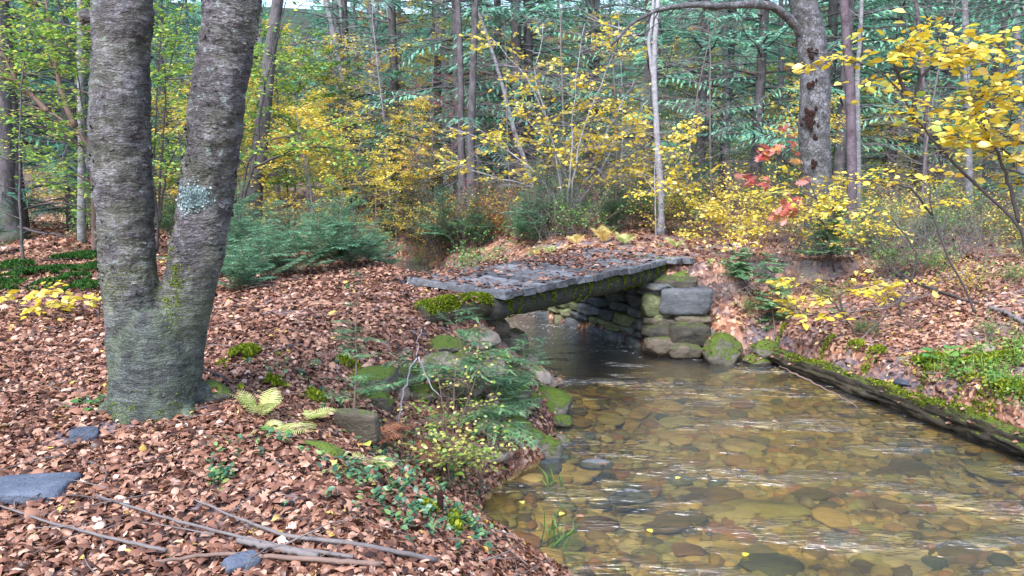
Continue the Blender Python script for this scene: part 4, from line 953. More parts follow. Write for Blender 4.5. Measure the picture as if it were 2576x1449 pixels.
LFT = (np.array([(0, -.06, 0), (0, .06, 0), (.5, .055, .03), (.5, -.055, .03), (1, .01, -.06), (1, -.01, -.06)]), [np.array([(0, 3, 2, 1), (3, 5, 4, 2)])])
def fern(seed, n=9, L=.4, up=.9, wid=.3):
    p = Plant(seed); g = p.g
    for k in range(n):
        a = k * 6.28 / n + g.uniform(-.4, .4); P, D = p.limb((0, 0, 0), (math.cos(a), math.sin(a), up * g.uniform(.7, 1.5)), L * g.uniform(.7, 1.1), .003, 9, .04, -.9, 3)
        m = 16; t = np.linspace(.12, .99, m) * 9; i = np.minimum(t.astype(int), 8); f = (t - i)[:, None]; C = P[i] * (1 - f) + P[i + 1] * f; d = D[i]
        h = unit(np.cross([0, 0, 1.], d)); l = L * wid * np.sin(np.linspace(.35, 3.05, m)) ** .8 + .006
        for sg in (-1, 1):
            X = unit(h * sg + d * .35 + [0, 0, -.1]); scatter(p.lv, *LFT, C, X, np.cross(d, h) * 1. + g.normal(0, .1, (m, 3)), l, np.clip(g.normal(.5, .25, m), 0, 1))
    return p

# ------------------------------------------------------------------ forest behind: conifers
CG = 'dark hemlocks of the wood behind the stream'
con = []
for k, (H, Rr, mat, dens, dead) in enumerate([(19, 3.4, M_hem, 1.05, .1), (16, 3., M_hem, 1.1, .1), (20, 3.4, M_pine, 1.15, .05), (9, 2.3, M_hem, 1.1, 0.), (21, 3.2, M_hem, .75, .25)]):
    con.append((conifer(50 + k, H, Rr, dens=dens, dead=dead, h0=(.6, .5, 2.2, .3, 2.5)[k], step=.46, per=4), mat))
proto = []
rg = np.random.default_rng(9)
SPOTS = []
def far_ok(u, Y, r):
    for (a, b) in SPOTS:
        if abs(a - u) / F * Y < r and abs(b - Y) < r: return False
    return True
protos = {}
def con_tree(k, u, Y, label=None, group=None, sc=1.):
    X = (u - 1288) / F * Y; loc = (X, Y, H1(X, Y) - .05); rz = rg.uniform(0, 6.28)
    lb = label or ['dark blue green hemlock standing in the background wood', 'blue green pine standing in the background wood'][k == 2]
    gp = group or [CG, 'blue green pines of the wood behind the stream'][k == 2]
    if k not in protos:
        p, mat = con[k]; o = p.build('pine_tree' if k == 2 else 'hemlock_tree', lb, 'tree', loc, M_barkdark, mat, group=gp, rz=rz); o.scale = (sc,) * 3; protos[k] = o
    else:
        o = dup(protos[k], loc, rz, sc, lb, gp)
    if label: del o['group']
    return o
rows = [(24, 29, 5), (29, 36, 10), (36, 45, 16), (45, 58, 22), (58, 75, 30)]
for a, b, n in rows:
    for q in range(n):
        u = -250 + 3100 * (q + rg.uniform(.1, .9)) / n; Y = rg.uniform(a, b)
        if a < 29 and 1700 < u < 2050: u += 500
        k = int(rg.choice([0, 1, 2, 3, 4], p=[.28, .2, .22, .12, .18]))
        if a < 36 and k == 3: k = 1
        if 1500 < u < 2400 and rg.random() < .5: k = 2
        if 700 < u < 800 and Y > 30: continue
        con_tree(k, u, Y, sc=rg.uniform(.8, 1.2))
for q in range(8):   # taller and closer on the left flank, in shade
    con_tree(int(rg.choice([0, 4])), -420 + q * 100 + rg.uniform(-40, 40), rg.uniform(17, 24), sc=rg.uniform(.9, 1.15))
for u, Y, k in [(2620, 19, 0), (2480, 24, 4), (2760, 14.5, 1), (2300, 27, 2), (1150, 24.5, 2), (1330, 25, 2), (1480, 27, 1), (1000, 27, 0), (1620, 24, 2), (1760, 26, 2), (1900, 25, 2), (2100, 24, 2), (2230, 26, 0), (1250, 28, 0)]: con_tree(k, u, Y)

# far wood closing the view
def mass(name, mats, label, n, ylo, yhi, hmax, S, T=FEA, seed=3, gap=True):
    g = np.random.default_rng(seed); Y = g.uniform(ylo, yhi, n); X = g.uniform(-1, 1, n) * Y * .85; h = g.random(n) ** .8 * hmax
    nz_ = fbm(np.stack([X * .16, h * .2, Y * .05], 1), 3, 6); ok = nz_ > -.08
    if gap: ok &= ~((np.abs((X / Y) - (760 - 1288) / F) < .02) & (h > 7))
    X, Y, h = X[ok], Y[ok], h[ok]; n = len(X); Z = Hf(X, Y) + h
    mb = MB(); an = g.uniform(0, 6.28, n); scatter(mb, *T, np.stack([X, Y, Z], 1), np.stack([np.cos(an), np.sin(an), g.normal(-.2, .3, n)], 1), unit(np.array([[0, 0, 1.]]) + g.normal(0, .5, (n, 3))), g.uniform(.6, 1.3, n) * S, g.random(n))
    tag(link(name, mb.mesh(name, mats)), label, 'woods', kind='stuff')
mass('distant_woods', M_pine, 'far blue green conifers closing the view behind the wood', 60000, 66, 95, 27, .95)
mass('distant_yellow_foliage', M_gold, 'far golden understory foliage deep in the wood', 14000, 40, 60, 4.5, .22, QLEAF, 4, False)
mass('distant_green_foliage', M_lime, 'far green understory foliage deep in the wood', 12000, 38, 62, 4.0, .22, QLEAF, 5, False)

# ------------------------------------------------------------------ understory trees
US = {}
def us(key, gen, mw, ml, name, label, cat, group):
    US[key] = [gen, mw, ml, name, label, cat, group, None]
us('gold', understory(1, 5.5, 2.3, .085, 8, 26, 6, .12), M_barkgrey, M_gold, 'yellow_tree', 'small golden leaved tree standing in the wood behind the stream', 'tree', 'golden leaved small trees behind the stream')
us('gold2', understory(2, 4.2, 1.9, .08, 8, 22, 6, .1), M_barkgrey, M_gold, 'yellow_tree', 'low golden leaved tree of the undergrowth behind the stream', 'tree', 'low golden leaved trees behind the stream')
us('pale', understory(3, 6.5, 2.0, .075, 5, 24, 5, .2, bare=.25), M_barkpale, M_yellow, 'yellow_tree', 'slender pale barked tree thinly hung with pale yellow leaves', 'tree', 'slender trees thinly hung with pale yellow leaves')
us('lime', understory(4, 5.5, 2.2, .085, 7, 24, 6, .12), M_barkdark, M_lime, 'lime_tree', 'small tree with lime green leaves among the trunks', 'tree', 'small trees with lime green leaves')
us('rust', understory(5, 6.5, 1.8, .09, 6, 18, 5, .35), M_barkgrey, M_rust, 'orange_tree', 'small tree with rusty orange leaves', 'tree', 'small trees with rusty orange leaves')
us('crim', understory(6, 4.0, 1.7, .05, 2, 26, 7, .2, bare=.3), M_twig, M_crimson, 'crimson_tree', 'twiggy tree with a few crimson leaves', 'tree', 'twiggy trees with a few crimson leaves')
us('green', understory(7, 4.5, 2.0, .09, 7, 22, 6, .12), M_barkgrey, M_green, 'green_tree', 'small broadleaf tree still in green leaf', 'tree', 'small trees still in green leaf')
us('bare', understory(8, 5.0, 2.0, .05, 0, 26, 8, .1, bare=1.), M_twig, None, 'bare_tree', 'leafless grey twiggy small tree', 'tree', 'leafless grey twiggy trees')
us('brush', brush(9, 1.9, 26), M_twig, None, 'bare_bush', 'leafless bush of thin grey upright twigs', 'bush', 'leafless grey bushes of the undergrowth')
us('brushg', brush(10, 1.3, 22, 4, .06), M_twigbrown, M_green, 'green_bush', 'low leafy green bush of the undergrowth', 'bush', 'low green bushes of the undergrowth')
us('brushy', brush(11, 1.5, 22, 3, .06), M_twigbrown, M_gold, 'yellow_bush', 'low yellow leaved bush of the undergrowth', 'bush', 'low yellow bushes of the undergrowth')
us('brushr', brush(12, 1.1, 20, 3, .06), M_twigbrown, M_rust, 'orange_bush', 'low orange leaved bush of the undergrowth', 'bush', 'low orange bushes of the undergrowth')
us('yhem', low_hemlock(13, 1.6, 1.0, 34, .15, NEE, up=(.4, 1.4), lf=-.3), M_twigbrown, M_hemmid, 'young_hemlock', 'bushy blue green young hemlock on the forest floor', 'young tree', 'young hemlocks of the undergrowth')
us('yhem2', low_hemlock(14, 1.1, .9, 34, .14, NEE, up=(.3, 1.2), lf=-.3), M_twigbrown, M_hemmid, 'young_hemlock', 'low feathery young hemlock on the forest floor', 'young tree', 'low feathery hemlocks of the undergrowth')
def pu(key, u, Y, sc=1., label=None, rz=None):
    X = (u - 1288) / F * Y; z, ins, _, _ = Hf(np.array([X]), np.array([Y]), True)
    if ins[0]: return
    loc = (X, Y, float(z[0]) - .03); rz = rg.uniform(0, 6.28) if rz is None else rz; e = US[key]
    if e[7] is None:
        o = e[0].build(e[3], label or e[4], e[5], loc, e[1], e[2], wn='trunk' if 'bush' not in e[3] else 'stems', group=e[6], rz=rz); o.scale = (sc,) * 3; e[7] = o
    else: o = dup(e[7], loc, rz, sc, label or e[4], e[6])
    if label: del o['group']
    return o
def field(key, n, ulo, uhi, ylo, yhi, smin=.8, smax=1.2):
    for q in range(n):
        pu(key, ulo + (uhi - ulo) * (q + rg.uniform(0, 1)) / n, rg.uniform(ylo, yhi), rg.uniform(smin, smax))
field('gold', 11, 560, 1130, 18.5, 25, .6, .85); field('gold2', 12, 560, 1120, 18, 24); field('green', 4, 560, 1000, 23, 29, .8, 1.2); field('gold', 3, 500, 1100, 26, 31, .8, 1.1); field('gold', 5, -50, 560, 24, 34); field('gold', 2, 1150, 1750, 30, 38)
field('gold2', 5, 20, 520, 20, 30, .9, 1.2); field('pale', 8, 800, 1250, 24, 34, 1.1, 1.5); field('pale', 5, 1250, 1800, 22, 36, 1., 1.3)
field('lime', 2, -150, 420, 13, 18); field('lime', 3, 560, 760, 15, 22, .8, 1.2); field('lime', 5, 1500, 2300, 24, 34)
field('green', 4, 1750, 2600, 22, 34); field('green', 3, 1000, 1600, 28, 40); field('rust', 2, 930, 1180, 27, 34, 1., 1.3); field('rust', 3, 1650, 2100, 32, 42)
field('crim', 3, 950, 1220, 20, 24, 1., 1.25); field('bare', 10, 950, 1750, 18.5, 26, .9, 1.3); field('bare', 3, 1750, 2600, 18, 28)
field('brush', 16, 940, 1500, 16.5, 25, .6, 1.1); field('brushg', 10, 1000, 1500, 17, 25); field('yhem', 5, 1000, 1300, 20, 25, .7, 1.2); field('brush', 8, 950, 1260, 19.5, 24.5, .5, .8); field('brushr', 5, 980, 1260, 20, 24, .6, .9); field('brushy', 5, 900, 1260, 20, 24, .6, .9); field('gold2', 4, 780, 1020, 17.5, 20, .75, 1.);  field('yhem', 8, 1450, 2200, 22, 30, .8, 1.4); field('yhem2', 6, 900, 1300, 22, 26, .9, 1.3); field('brush', 9, 1980, 2750, 12.5, 20, .6, .9); field('brush', 8, 1500, 2100, 20, 30)
field('brushg', 10, -150, 560, 17, 26); field('brushg', 12, 1500, 2700, 18, 28); field('brushy', 10, 1500, 2700, 16, 28); field('brushy', 9, 560, 1300, 19, 26)
field('brushg', 9, 1950, 2750, 12.5, 19, .6, 1.); field('brushy', 8, 1950, 2750, 13, 19, .6, .9); field('yhem2', 6, 2000, 2750, 14, 20, .7, 1.1); field('lime', 5, 560, 900, 24, 30, 1.1, 1.5)
field('brushr', 8, 900, 1500, 20, 26); field('brushr', 5, 1700, 2600, 20, 30); field('gold2', 5, 1750, 2700, 20, 28, .7, 1.)
# more named groups near the bridge
for u, Y, s in [(575, 9.9, .62), (620, 10.4, .7), (670, 10.7, .75), (720, 11.2, .8), (770, 11.4, .8), (820, 11.9, .8), (870, 12.3, .75), (920, 12.8, .7), (965, 13.4, .6), (640, 11.8, 1.), (710, 12.6, 1.05), (790, 13.2, 1.), (870, 14., .95), (560, 11.4, .9), (600, 13.2, 1.1), (500, 12.5, .8), (930, 14.8, .8)]:
    pu('yhem2' if rg.random() < .6 else 'yhem', u, Y, s * .82)
for u, Y, s in [(1340, 18.2, .75), (1390, 18.8, 1.), (1450, 19.2, .9), (1300, 19.5, .7), (1570, 21, .8), (1530, 19.5, .6)]: pu('yhem', u, Y, s)
for u, Y, s in [(-60, 14, .7), (420, 17, .7), (2200, 15, .6), (2380, 17, .8)]: pu('yhem', u, Y, s)

# ------------------------------------------------------------------ distinct trunks
def big_tree(name, label, line, mat, seed, limbs=3, sides=14, ml=None, bump=.05, flare=1.35, yoff=0., crown=True):
    """line: (u, v, halfwidth px); first is the foot"""
    u0, v0, w0 = line[0]; b = hit(u0, v0); Y = b[1]
    P = np.array([[*pt(u, v_, Y), w / F * Y] for u, v_, w in line]); P[0, 3] *= flare; base = b - [0, 0, .05]
    Q = resample(P, 46); Q[0, :3] = P[0, :3]; Q[0, 2] = base[2] - .05
    p = Plant(seed); tube(p.w, Q[:, :3] - base, Q[:, 3], sides)
    v_ = p.w.v[0]; cc = np.repeat(Q[:, :3] - base, sides, 0); rv = v_ - cc; v_[:] = cc + rv * (1 + bump * 4 * fbm(v_ * [3, 3, 1.2] / max(.15, Q[0, 3] * 3) + seed, 3, seed))[:, None]
    o = thing(name, label, 'tree', base); link('trunk', p.w.mesh(name + '_trunk', mat), o)
    c = Plant(seed + 1)
    for k in range(limbs):
        i = c.g.integers(28, 45); a = c.g.uniform(0, 6.28)
        P1, D1 = c.limb(Q[i, :3] - base, (math.cos(a), math.sin(a), .5), c.g.uniform(1, 2.5), Q[i, 3] * .35, 8, .12, .3, 5)
        for m in range(5):
            j = c.g.integers(2, 8); P2, D2 = c.limb(P1[j], c.side(D1[j], .8, .1), c.g.uniform(.4, 1.1), Q[i, 3] * .12, 5, .15, 0, 4)
            if ml: c.leaves(P2, D2, 14, .09)
    if limbs: link('branches', c.w.mesh(name + '_branches', mat), o)
    if limbs and ml: link('foliage', c.lv.mesh(name + '_foliage', ml), o)
    return o, base, Y, Q
o, rb, rY, rQ = big_tree('large_tree', 'large rough grey tree with a dark rotten hollow and a long limb arching left', [(2058, 640, 44), (2062, 600, 38), (2060, 480, 34), (2052, 350, 35), (2048, 200, 33), (2040, 100, 33), (2022, 0, 33), (1990, -130, 34), (1960, -400, 28), (1940, -800, 18)], M_barkbig, 5, 4, 20, bump=.09)
def lp(u, v_, dy=0.): return pt(u, v_, rY + dy) - rb
p = Plant(71)
def limb_tube(p, pts_, r0, r1, n=8, sg=30):
    Q = resample(np.array(pts_), sg); Q = Q + p.g.normal(0, .006, Q.shape); tube(p.w, Q, np.linspace(r0, r1, sg), n); return Q
Q = limb_tube(p, [lp(2035, 110), lp(2000, 62, -.1), (lp(1955, 18, -.3)), lp(1890, 10, -.5), lp(1800, 16, -.8), lp(1730, 10, -1.), lp(1640, 28, -1.2), lp(1585, 62, -1.3), lp(1540, 110, -1.4)], .085, .02)
for k in range(14):
    j = p.g.integers(8, 29); d = unit(Q[min(j + 1, 29)] - Q[j]); P1, D1 = p.limb(Q[j], p.side(d, .9, -.1), p.g.uniform(.3, 1.0), .012, 6, .15, -.1, 4)
    for m in range(3): jj = p.g.integers(1, 6); p.limb(P1[jj], p.side(D1[jj], .8), .35, .005, 4, .15, 0, 3)
link('limb', p.w.mesh('arching_limb', M_barkbig), o)
# the rotten hollow: raised near-black lumps, a hole's darkness put into their colour
M_rot = mat_plain('rotten_wood_and_hole_dark', (.004, .003, .003), (.04, .014, .009), 14, .9, .8)
g = np.random.default_rng(3)
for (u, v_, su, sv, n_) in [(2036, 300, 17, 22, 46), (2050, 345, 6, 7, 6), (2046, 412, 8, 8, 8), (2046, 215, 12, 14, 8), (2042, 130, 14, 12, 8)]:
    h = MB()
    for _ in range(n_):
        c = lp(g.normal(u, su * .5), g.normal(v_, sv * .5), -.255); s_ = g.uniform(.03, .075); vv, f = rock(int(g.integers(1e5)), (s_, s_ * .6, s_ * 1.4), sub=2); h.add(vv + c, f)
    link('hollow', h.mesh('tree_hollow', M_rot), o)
T = [('dark_tree', 'stout dark tree with flared roots at the left edge behind the moss', [(14, 606, 34), (12, 540, 26), (14, 420, 22), (6, 250, 20), (-6, 0, 18), (-20, -500, 12)], M_barkdark, 1.6, None),
     ('thin_tree', 'thin straight brownish tree between the left edge and the twin trunk tree', [(205, 612, 9), (205, 400, 9), (203, 200, 8), (200, -100, 7), (196, -500, 4)], M_barkgrey, 1.2, M_lime),
     ('dark_tree', 'rough dark tree just right of the twin trunk tree', [(632, 612, 26), (640, 500, 20), (655, 370, 19), (668, 230, 17), (684, 100, 15), (700, 0, 14), (720, -400, 9)], M_barkdark, 1.3, M_lime),
     ('pale_tree', 'pale leaning birch trunk rising above the golden thicket, left one of its pair', [(922, 512, 7), (905, 400, 7), (870, 230, 7), (845, 110, 7), (820, 0, 6), (770, -300, 5)], M_barkpale, 1.1, None),
     ('pale_tree', 'pale leaning birch trunk rising above the golden thicket, right one of its pair', [(935, 512, 7), (905, 330, 7), (880, 200, 6), (862, 60, 6), (855, 0, 6), (840, -300, 5)], M_barkpale, 1.1, None),
     ('grey_tree', 'slim grey trunk with bare top showing against the dark conifers top left of the middle', [(985, 510, 7), (975, 380, 8), (960, 200, 8), (940, 80, 8), (925, 0, 7), (905, -300, 4)], M_barkgrey, 1.1, None),
     ('grey_tree', 'slim grey tilted trunk among the conifers at the top middle', [(1150, 512, 8), (1135, 330, 10), (1118, 150, 10), (1100, 30, 9), (1094, 0, 9), (1070, -300, 5)], M_barkgrey, 1.1, None),
     ('dark_tree', 'dark upright trunk in the thicket above the upstream water', [(1166, 600, 14), (1164, 480, 11), (1160, 340, 9), (1160, 200, 8), (1152, 0, 7), (1150, -300, 4)], M_barkdark, 1.3, None),
     ('dark_tree', 'dark upright trunk close beside the other dark trunk above the upstream water', [(1190, 590, 14), (1186, 470, 13), (1184, 330, 11), (1190, 200, 9), (1196, 0, 8), (1200, -300, 4)], M_barkdark, 1.3, None),
     ('leaning_tree', 'thin pale leaning pole of a tree curving down behind the bridge', [(1372, 560, 7), (1345, 490, 7), (1322, 410, 6), (1300, 350, 6), (1282, 290, 5), (1268, 230, 5), (1245, 150, 4), (1215, 60, 3.5), (1190, 0, 3), (1150, -120, 2)], M_barkpale, 1.1, None),
     ('pale_tree', 'slender white trunk with a dark foot and forked top right of the middle', [(1663, 590, 9), (1664, 500, 8), (1656, 400, 8), (1650, 290, 7), (1645, 200, 7), (1648, 100, 6), (1656, 0, 6), (1660, -200, 3)], M_barkpale, 1.2, None),
     ('grey_tree', 'pale grey smooth trunk beyond the leafy path', [(1838, 525, 12), (1836, 460, 10), (1826, 400, 9), (1828, 310, 9), (1826, 200, 8), (1822, 0, 7), (1815, -300, 4)], M_barkgrey, 1.2, M_green),
     ('reddish_tree', 'straight reddish trunk close behind the tree with the hollow', [(2142, 610, 13), (2143, 500, 12), (2141, 350, 12), (2138, 200, 11), (2128, 80, 10), (2122, 0, 10), (2110, -400, 6)], M_barkpink, 1.2, None),
     ('thin_tree', 'thin grey trunk beside the reddish trunk', [(2160, 600, 6), (2160, 400, 6), (2156, 200, 6), (2166, 60, 5), (2170, -100, 4)], M_barkgrey, 1.1, None),
     ('thin_tree', 'thin straight reddish pole behind the yellow beech branches', [(2328, 600, 5), (2326, 450, 5), (2330, 300, 4.5), (2318, 150, 4.5), (2304, 0, 4), (2295, -300, 3)], M_barkpink, 1.1, None),
     ('grey_tree', 'grey trunk deep in the wood under the arching limb', [(1490, 520, 18), (1492, 400, 15), (1494, 200, 14), (1496, 0, 13), (1498, -300, 9)], M_barkgrey, 1.2, None),
     ('grey_tree', 'grey trunk deep in the wood at the far right above the brush', [(2572, 560, 12), (2568, 420, 11), (2560, 200, 10), (2550, -200, 6)], M_barkgrey, 1.2, None),
     ('grey_tree', 'pale grey trunk with faint bark at the upper right behind yellow leaves', [(2440, 590, 9), (2436, 350, 9), (2430, 100, 8), (2420, -200, 5)], M_barkgrey, 1.2, None)]
for k, (nme, lb, ln, mt, fl, ml) in enumerate(T):
    o, b_, Y_, Q_ = big_tree(nme, lb, ln, mt, 20 + k * 2, 2 + k % 3, 10, ml, flare=fl)
    if 'white trunk' in lb:
        p = Plant(5); q = [pt(u, v_, Y_) - b_ for u, v_ in [(1645, 205), (1638, 170), (1632, 110), (1640, 50), (1650, -60)]]; limb_tube(p, q, .045, .03, 6, 14); link('forked_stem', p.w.mesh('forked_stem', M_barkpale), o)
# unnamed background trunks
bt = None; n = 0
for q in range(12):
    u = -200 + 3000 * (q + rg.uniform(.1, .9)) / 12; Y = rg.uniform(24, 48); X = (u - 1288) / F * Y; z = H1(X, Y)
    if bt is None:
        p = Plant(99); C, _ = p.limb((0, 0, 0), (.03, 0, 1), 15, .14, 14, .02, 0, 8, .35)
        for m in range(26):
            j = p.g.integers(3, 14); a = p.g.uniform(0, 6.28); P1, D1 = p.limb(C[j], (math.cos(a), math.sin(a), .2), p.g.uniform(.6, 2.2), .018, 6, .12, -.1, 4)
            for e in range(3): jj = p.g.integers(1, 6); p.limb(P1[jj], p.side(D1[jj], .8), .5, .006, 4, .15, 0, 3)
        bt = p.build('dead_tree', 'tall grey bare trunk with dead twigs in the depth of the wood', 'tree', (X, Y, z), M_barkgrey, None, group='tall bare trunks in the depth of the wood'); bt.scale = (rg.uniform(.7, 1.1),) * 3
    else: dup(bt, (X, Y, z), rg.uniform(0, 6.28), rg.uniform(.45, .95))
# ------------------------------------------------------------------ central shrub tree with yellow leaves
p = Plant(140); g = p.g; b = hit(1425, 592); Y = b[1]
def cl(u, v_, dy=0.): return pt(u, v_, Y + dy) - b
stems = [[(1425, 590), (1415, 500), (1408, 420), (1360, 330), (1290, 270)], [(1428, 590), (1430, 480), (1440, 330), (1450, 180), (1470, 60)], [(1430, 590), (1400, 500), (1330, 420), (1230, 350), (1130, 320)],
         [(1432, 590), (1460, 480), (1500, 380), (1560, 270), (1600, 200)], [(1430, 590), (1445, 470), (1520, 420), (1600, 400), (1690, 380)], [(1425, 590), (1400, 490), (1300, 460), (1200, 430), (1110, 400)],
         [(1428, 590), (1435, 500), (1470, 300), (1540, 150), (1560, 60)], [(1425, 590), (1412, 480), (1380, 300), (1300, 160), (1230, 90)], [(1430, 585), (1450, 500), (1400, 380), (1340, 200), (1370, 60)], [(1430, 590), (1440, 520), (1490, 470), (1560, 330), (1640, 300)]]
for k, s_ in enumerate(stems):
    dy = g.uniform(-1.4, 1.4); Q = resample([cl(u, v_, dy * i / 4) for i, (u, v_) in enumerate(s_)], 16); Q[1:] += g.normal(0, .02, (15, 3)); tube(p.w, Q, np.linspace(.028, .006, 16), 5)
    for m in range(26):
        j = g.integers(5, 15); d = unit(Q[j + 1] - Q[j]); d1 = p.side(d, g.uniform(.5, 1.2), 0); d1[2] *= .45; P1, D1 = p.limb(Q[j], d1, g.uniform(.35, 1.1), .006, 6, .13, -.1, 3)
        bare = g.random() < .36
        if not bare: p.leaves(P1, D1, g.poisson(6), .105, flat=.6)
        for e in range(4):
            jj = g.integers(1, 6); P2, D2 = p.limb(P1[jj], p.planar(D1[jj], .8, 1 if e % 2 else -1), g.uniform(.12, .45), .003, 4, .15, 0, 3)
            if not bare: p.leaves(P2, D2, g.poisson(3.5), .105, flat=.6)
p.build('spreading_shrub', 'wide many stemmed shrub with pale crossing twigs and tiers of yellow leaves behind the bridge', 'shrub', b, M_barkpale, M_yellow, 'stems')
# second smaller one on the right
p = understory(141, 3.0, 1.3, .10, 4, 20, 5, .3, bare=.1, r0=.02, flat=.6); b = hit(1650, 600); p.build('yellow_sapling', 'thin sapling with small yellow leaves clustered at mid height by the white trunk', 'sapling', b, M_barkpale, M_yellow)

# ------------------------------------------------------------------ foreground beech saplings on the right
def beech(name, label, stems, Y, seed, size=.085, side=10, nl=7, foot=None, mat=None, r0=.016, low=.3, ml=None, L=(.3, .8), ylist=None, flat=.55, sub=3):
    p = Plant(seed); g = p.g; u0, v0 = stems[0][0]; b = pt(u0, v0, Y) if foot is None else foot
    if foot is None: b = hit(u0, v0); Y = b[1]
    for st in stems:
        n = len(st); Q = resample([pt(a[0], a[1], Y + (a[2] if len(a) > 2 else 0)) - b for a in st], 24); Q[1:] += g.normal(0, .006, (23, 3)); tube(p.w, Q, np.linspace(r0, r0 * .2, 24), 6)
        for m in range(side):
            t = g.uniform(low, 1.); j = min(int(t * 23), 22); d = unit(Q[j + 1] - Q[j]); sg = 1 if m % 2 else -1
            d1 = p.planar(d, g.uniform(.5, 1.1), sg); d1[2] = d1[2] * .5 + g.normal(0, .12); P1, D1 = p.limb(Q[j], d1, g.uniform(*L), r0 * .25, 7, .1, -.12, 4)
            p.leaves(P1, D1, g.poisson(nl), size, LEAF, flat)
            for e in range(sub):
                jj = g.integers(1, 7); P2, D2 = p.limb(P1[jj], p.planar(D1[jj], g.uniform(.6, 1.), 1 if e % 2 else -1), g.uniform(.1, .3), r0 * .12, 4, .12, 0, 3); p.leaves(P2, D2, g.poisson(nl * .6), size, LEAF, flat)
    return p.build(name, label, 'sapling', b, mat or M_twigdark, ml or M_yellow, 'stem')
# stem rooted in the leaves at (2455, 795): arches up and left, then right
beech('beech_sapling', 'arching sapling rooted in the right bank, its dark stem bending up through the yellow leaves', [[(2455, 795), (2425, 720), (2380, 640), (2345, 540), (2335, 470), (2350, 390), (2330, 300)], [(2345, 540), (2290, 470, -.2), (2200, 455, -.4), (2110, 452, -.6), (2020, 475, -.7)]], 0, 150, .085, 9, 5, low=.45)
# overhanging branch from the right
b = at(2700, 700, -.45)
beech('beech_sapling', 'large leaved yellow beech sapling leaning in from the right edge with the leafiest branches', [[(2640, 760), (2560, 560), (2470, 480), (2390, 400), (2300, 300), (2262, 215), (2200, 170), (2120, 140), (2040, 128)], [(2560, 560), (2540, 460), (2480, 330), (2440, 260), (2500, 180)], [(2620, 640), (2600, 420), (2560, 320), (2480, 270), (2360, 280)], [(2620, 600), (2640, 300), (2560, 240), (2460, 230)], [(2300, 300), (2310, 200), (2380, 130), (2480, 112)], [(2620, 600), (2600, 440), (2520, 370), (2440, 350)], [(2280, 240), (2240, 140), (2300, 95)]], 6.3, 151, .078, 12, 5, foot=np.array([*pt(2640, 760, 6.3)[:2], H1(*pt(2640, 760, 6.3)[:2])]), L=(.2, .5), low=.42)
p = Plant(152); bb = hit(2300, 700)
beech('beech_sapling', 'sapling with a sparse tier of yellow leaves reaching toward the green bush', [[(2290, 715), (2310, 640), (2240, 540), (2150, 520), (2050, 540)]], 0, 153, .10, 8, 4, low=.3, L=(.3, .7))
beech('beech_sapling', 'low sapling with bright yellow leaves held out flat above the fallen log', [[(2160, 850), (2120, 790), (2060, 720), (2000, 705)], [(2120, 790), (2110, 740), (2180, 715), (2240, 725)], [(2130, 810), (2050, 790), (2010, 780)]], 0, 154, .115, 8, 4, low=.35, L=(.25, .55), flat=.4, sub=2)
beech('beech_sapling', 'thin sapling with a few yellow leaves near the dead branches on the right', [[(2270, 800), (2260, 760), (2290, 720), (2330, 715)]], 0, 155, .11, 5, 3, low=.5, L=(.15, .4), sub=1)
# yellow low shrub at the far end of the bridge
for k, (u, v_, s_, lb) in enumerate([(1790, 650, .62, 'low yellow leaved shrub overhanging the far corner of the bridge'), (1890, 660, .7, 'low yellow leaved shrub in the middle between the bridge and the tree with the hollow'), (1985, 670, .75, 'yellow leaved shrub at the left foot of the tree with the hollow'), (2130, 655, .6, 'yellow leaved shrub at the right foot of the tree with the hollow')]):
    p = understory(160 + k, 1.7, 1.3, .095, 3, 18, 5, .25, stems=3, r0=.012, flat=.6); o = p.build('yellow_shrub', lb, 'shrub', hit(u, v_), M_twigbrown, M_yellow, 'stems'); o.scale = (s_,) * 3
# red oak sapling
p = Plant(165); g = p.g; b = hit(2100, 690); Y = b[1]
for st in [[(2100, 690), (2082, 600), (2055, 500), (2020, 420), (1985, 340)], [(2055, 500), (1990, 470), (1930, 455), (1880, 450)], [(2060, 520), (2000, 510), (1950, 540)], [(2030, 440), (1960, 390), (1910, 372)], [(2070, 560), (2040, 530), (1985, 500)]]:
    Q = resample([pt(u, v_, Y - .5) - b for u, v_ in st], 14); 
    if st[0] == (2100, 690): Q = resample([pt(u, v_, Y - .5 * k / 4) - b for k, (u, v_) in enumerate(st)], 14)
    D = np.gradient(Q, axis=0); tube(p.w, Q, np.linspace(.014, .004, 14), 5)
    p.leaves(Q[7:], unit(D[7:]), 20 if st[0] != (2100, 690) else 18, .18, OAK, .8, spread=3., droop=-.3)
p.build('oak_sapling', 'slender oak sapling with lobed red and orange leaves beside the tree with the hollow', 'sapling', b, M_twigdark, M_red, 'stem')
# young hemlock on the right bank
for (u, v_, H, Rr, seed, lb) in [(1950, 855, 1.15, .48, 170, 'upright young hemlock on the right bank behind the large boulder'), (2075, 700, .95, .5, 171, 'young hemlock in front of the tree with the hollow'), (1860, 720, .5, .35, 172, 'tiny hemlock beside the brush pile at the bridge corner')]:
    low_hemlock(seed, H, Rr, 46, .11, kb=(.2, 1)).build('young_hemlock', lb, 'young tree', hit(u, v_), M_twigbrown, M_hemfg, 'stem')
# brush pile at the bridge corner
p = brush(175, .8, 34, 0, spread=1.6, r0=.006); p.build('brush_pile', 'tangle of thin dead twigs heaped at the far bridge corner', 'brush pile', hit(1800, 742), M_twig, None, 'stems')
for k, (u, v_, lb) in enumerate([(1960, 725, 'dead grey twiggy bush behind the young hemlock'), (2240, 690, 'dead grey twiggy bush between the arching saplings'), (2400, 640, 'dead grey twiggy bush at the edge of the right hand wood')]):
    brush(176 + k, 1.0, 30, 0, spread=1.1).build('dead_bush', lb, 'bush', hit(u, v_), M_twig, None, 'stems')

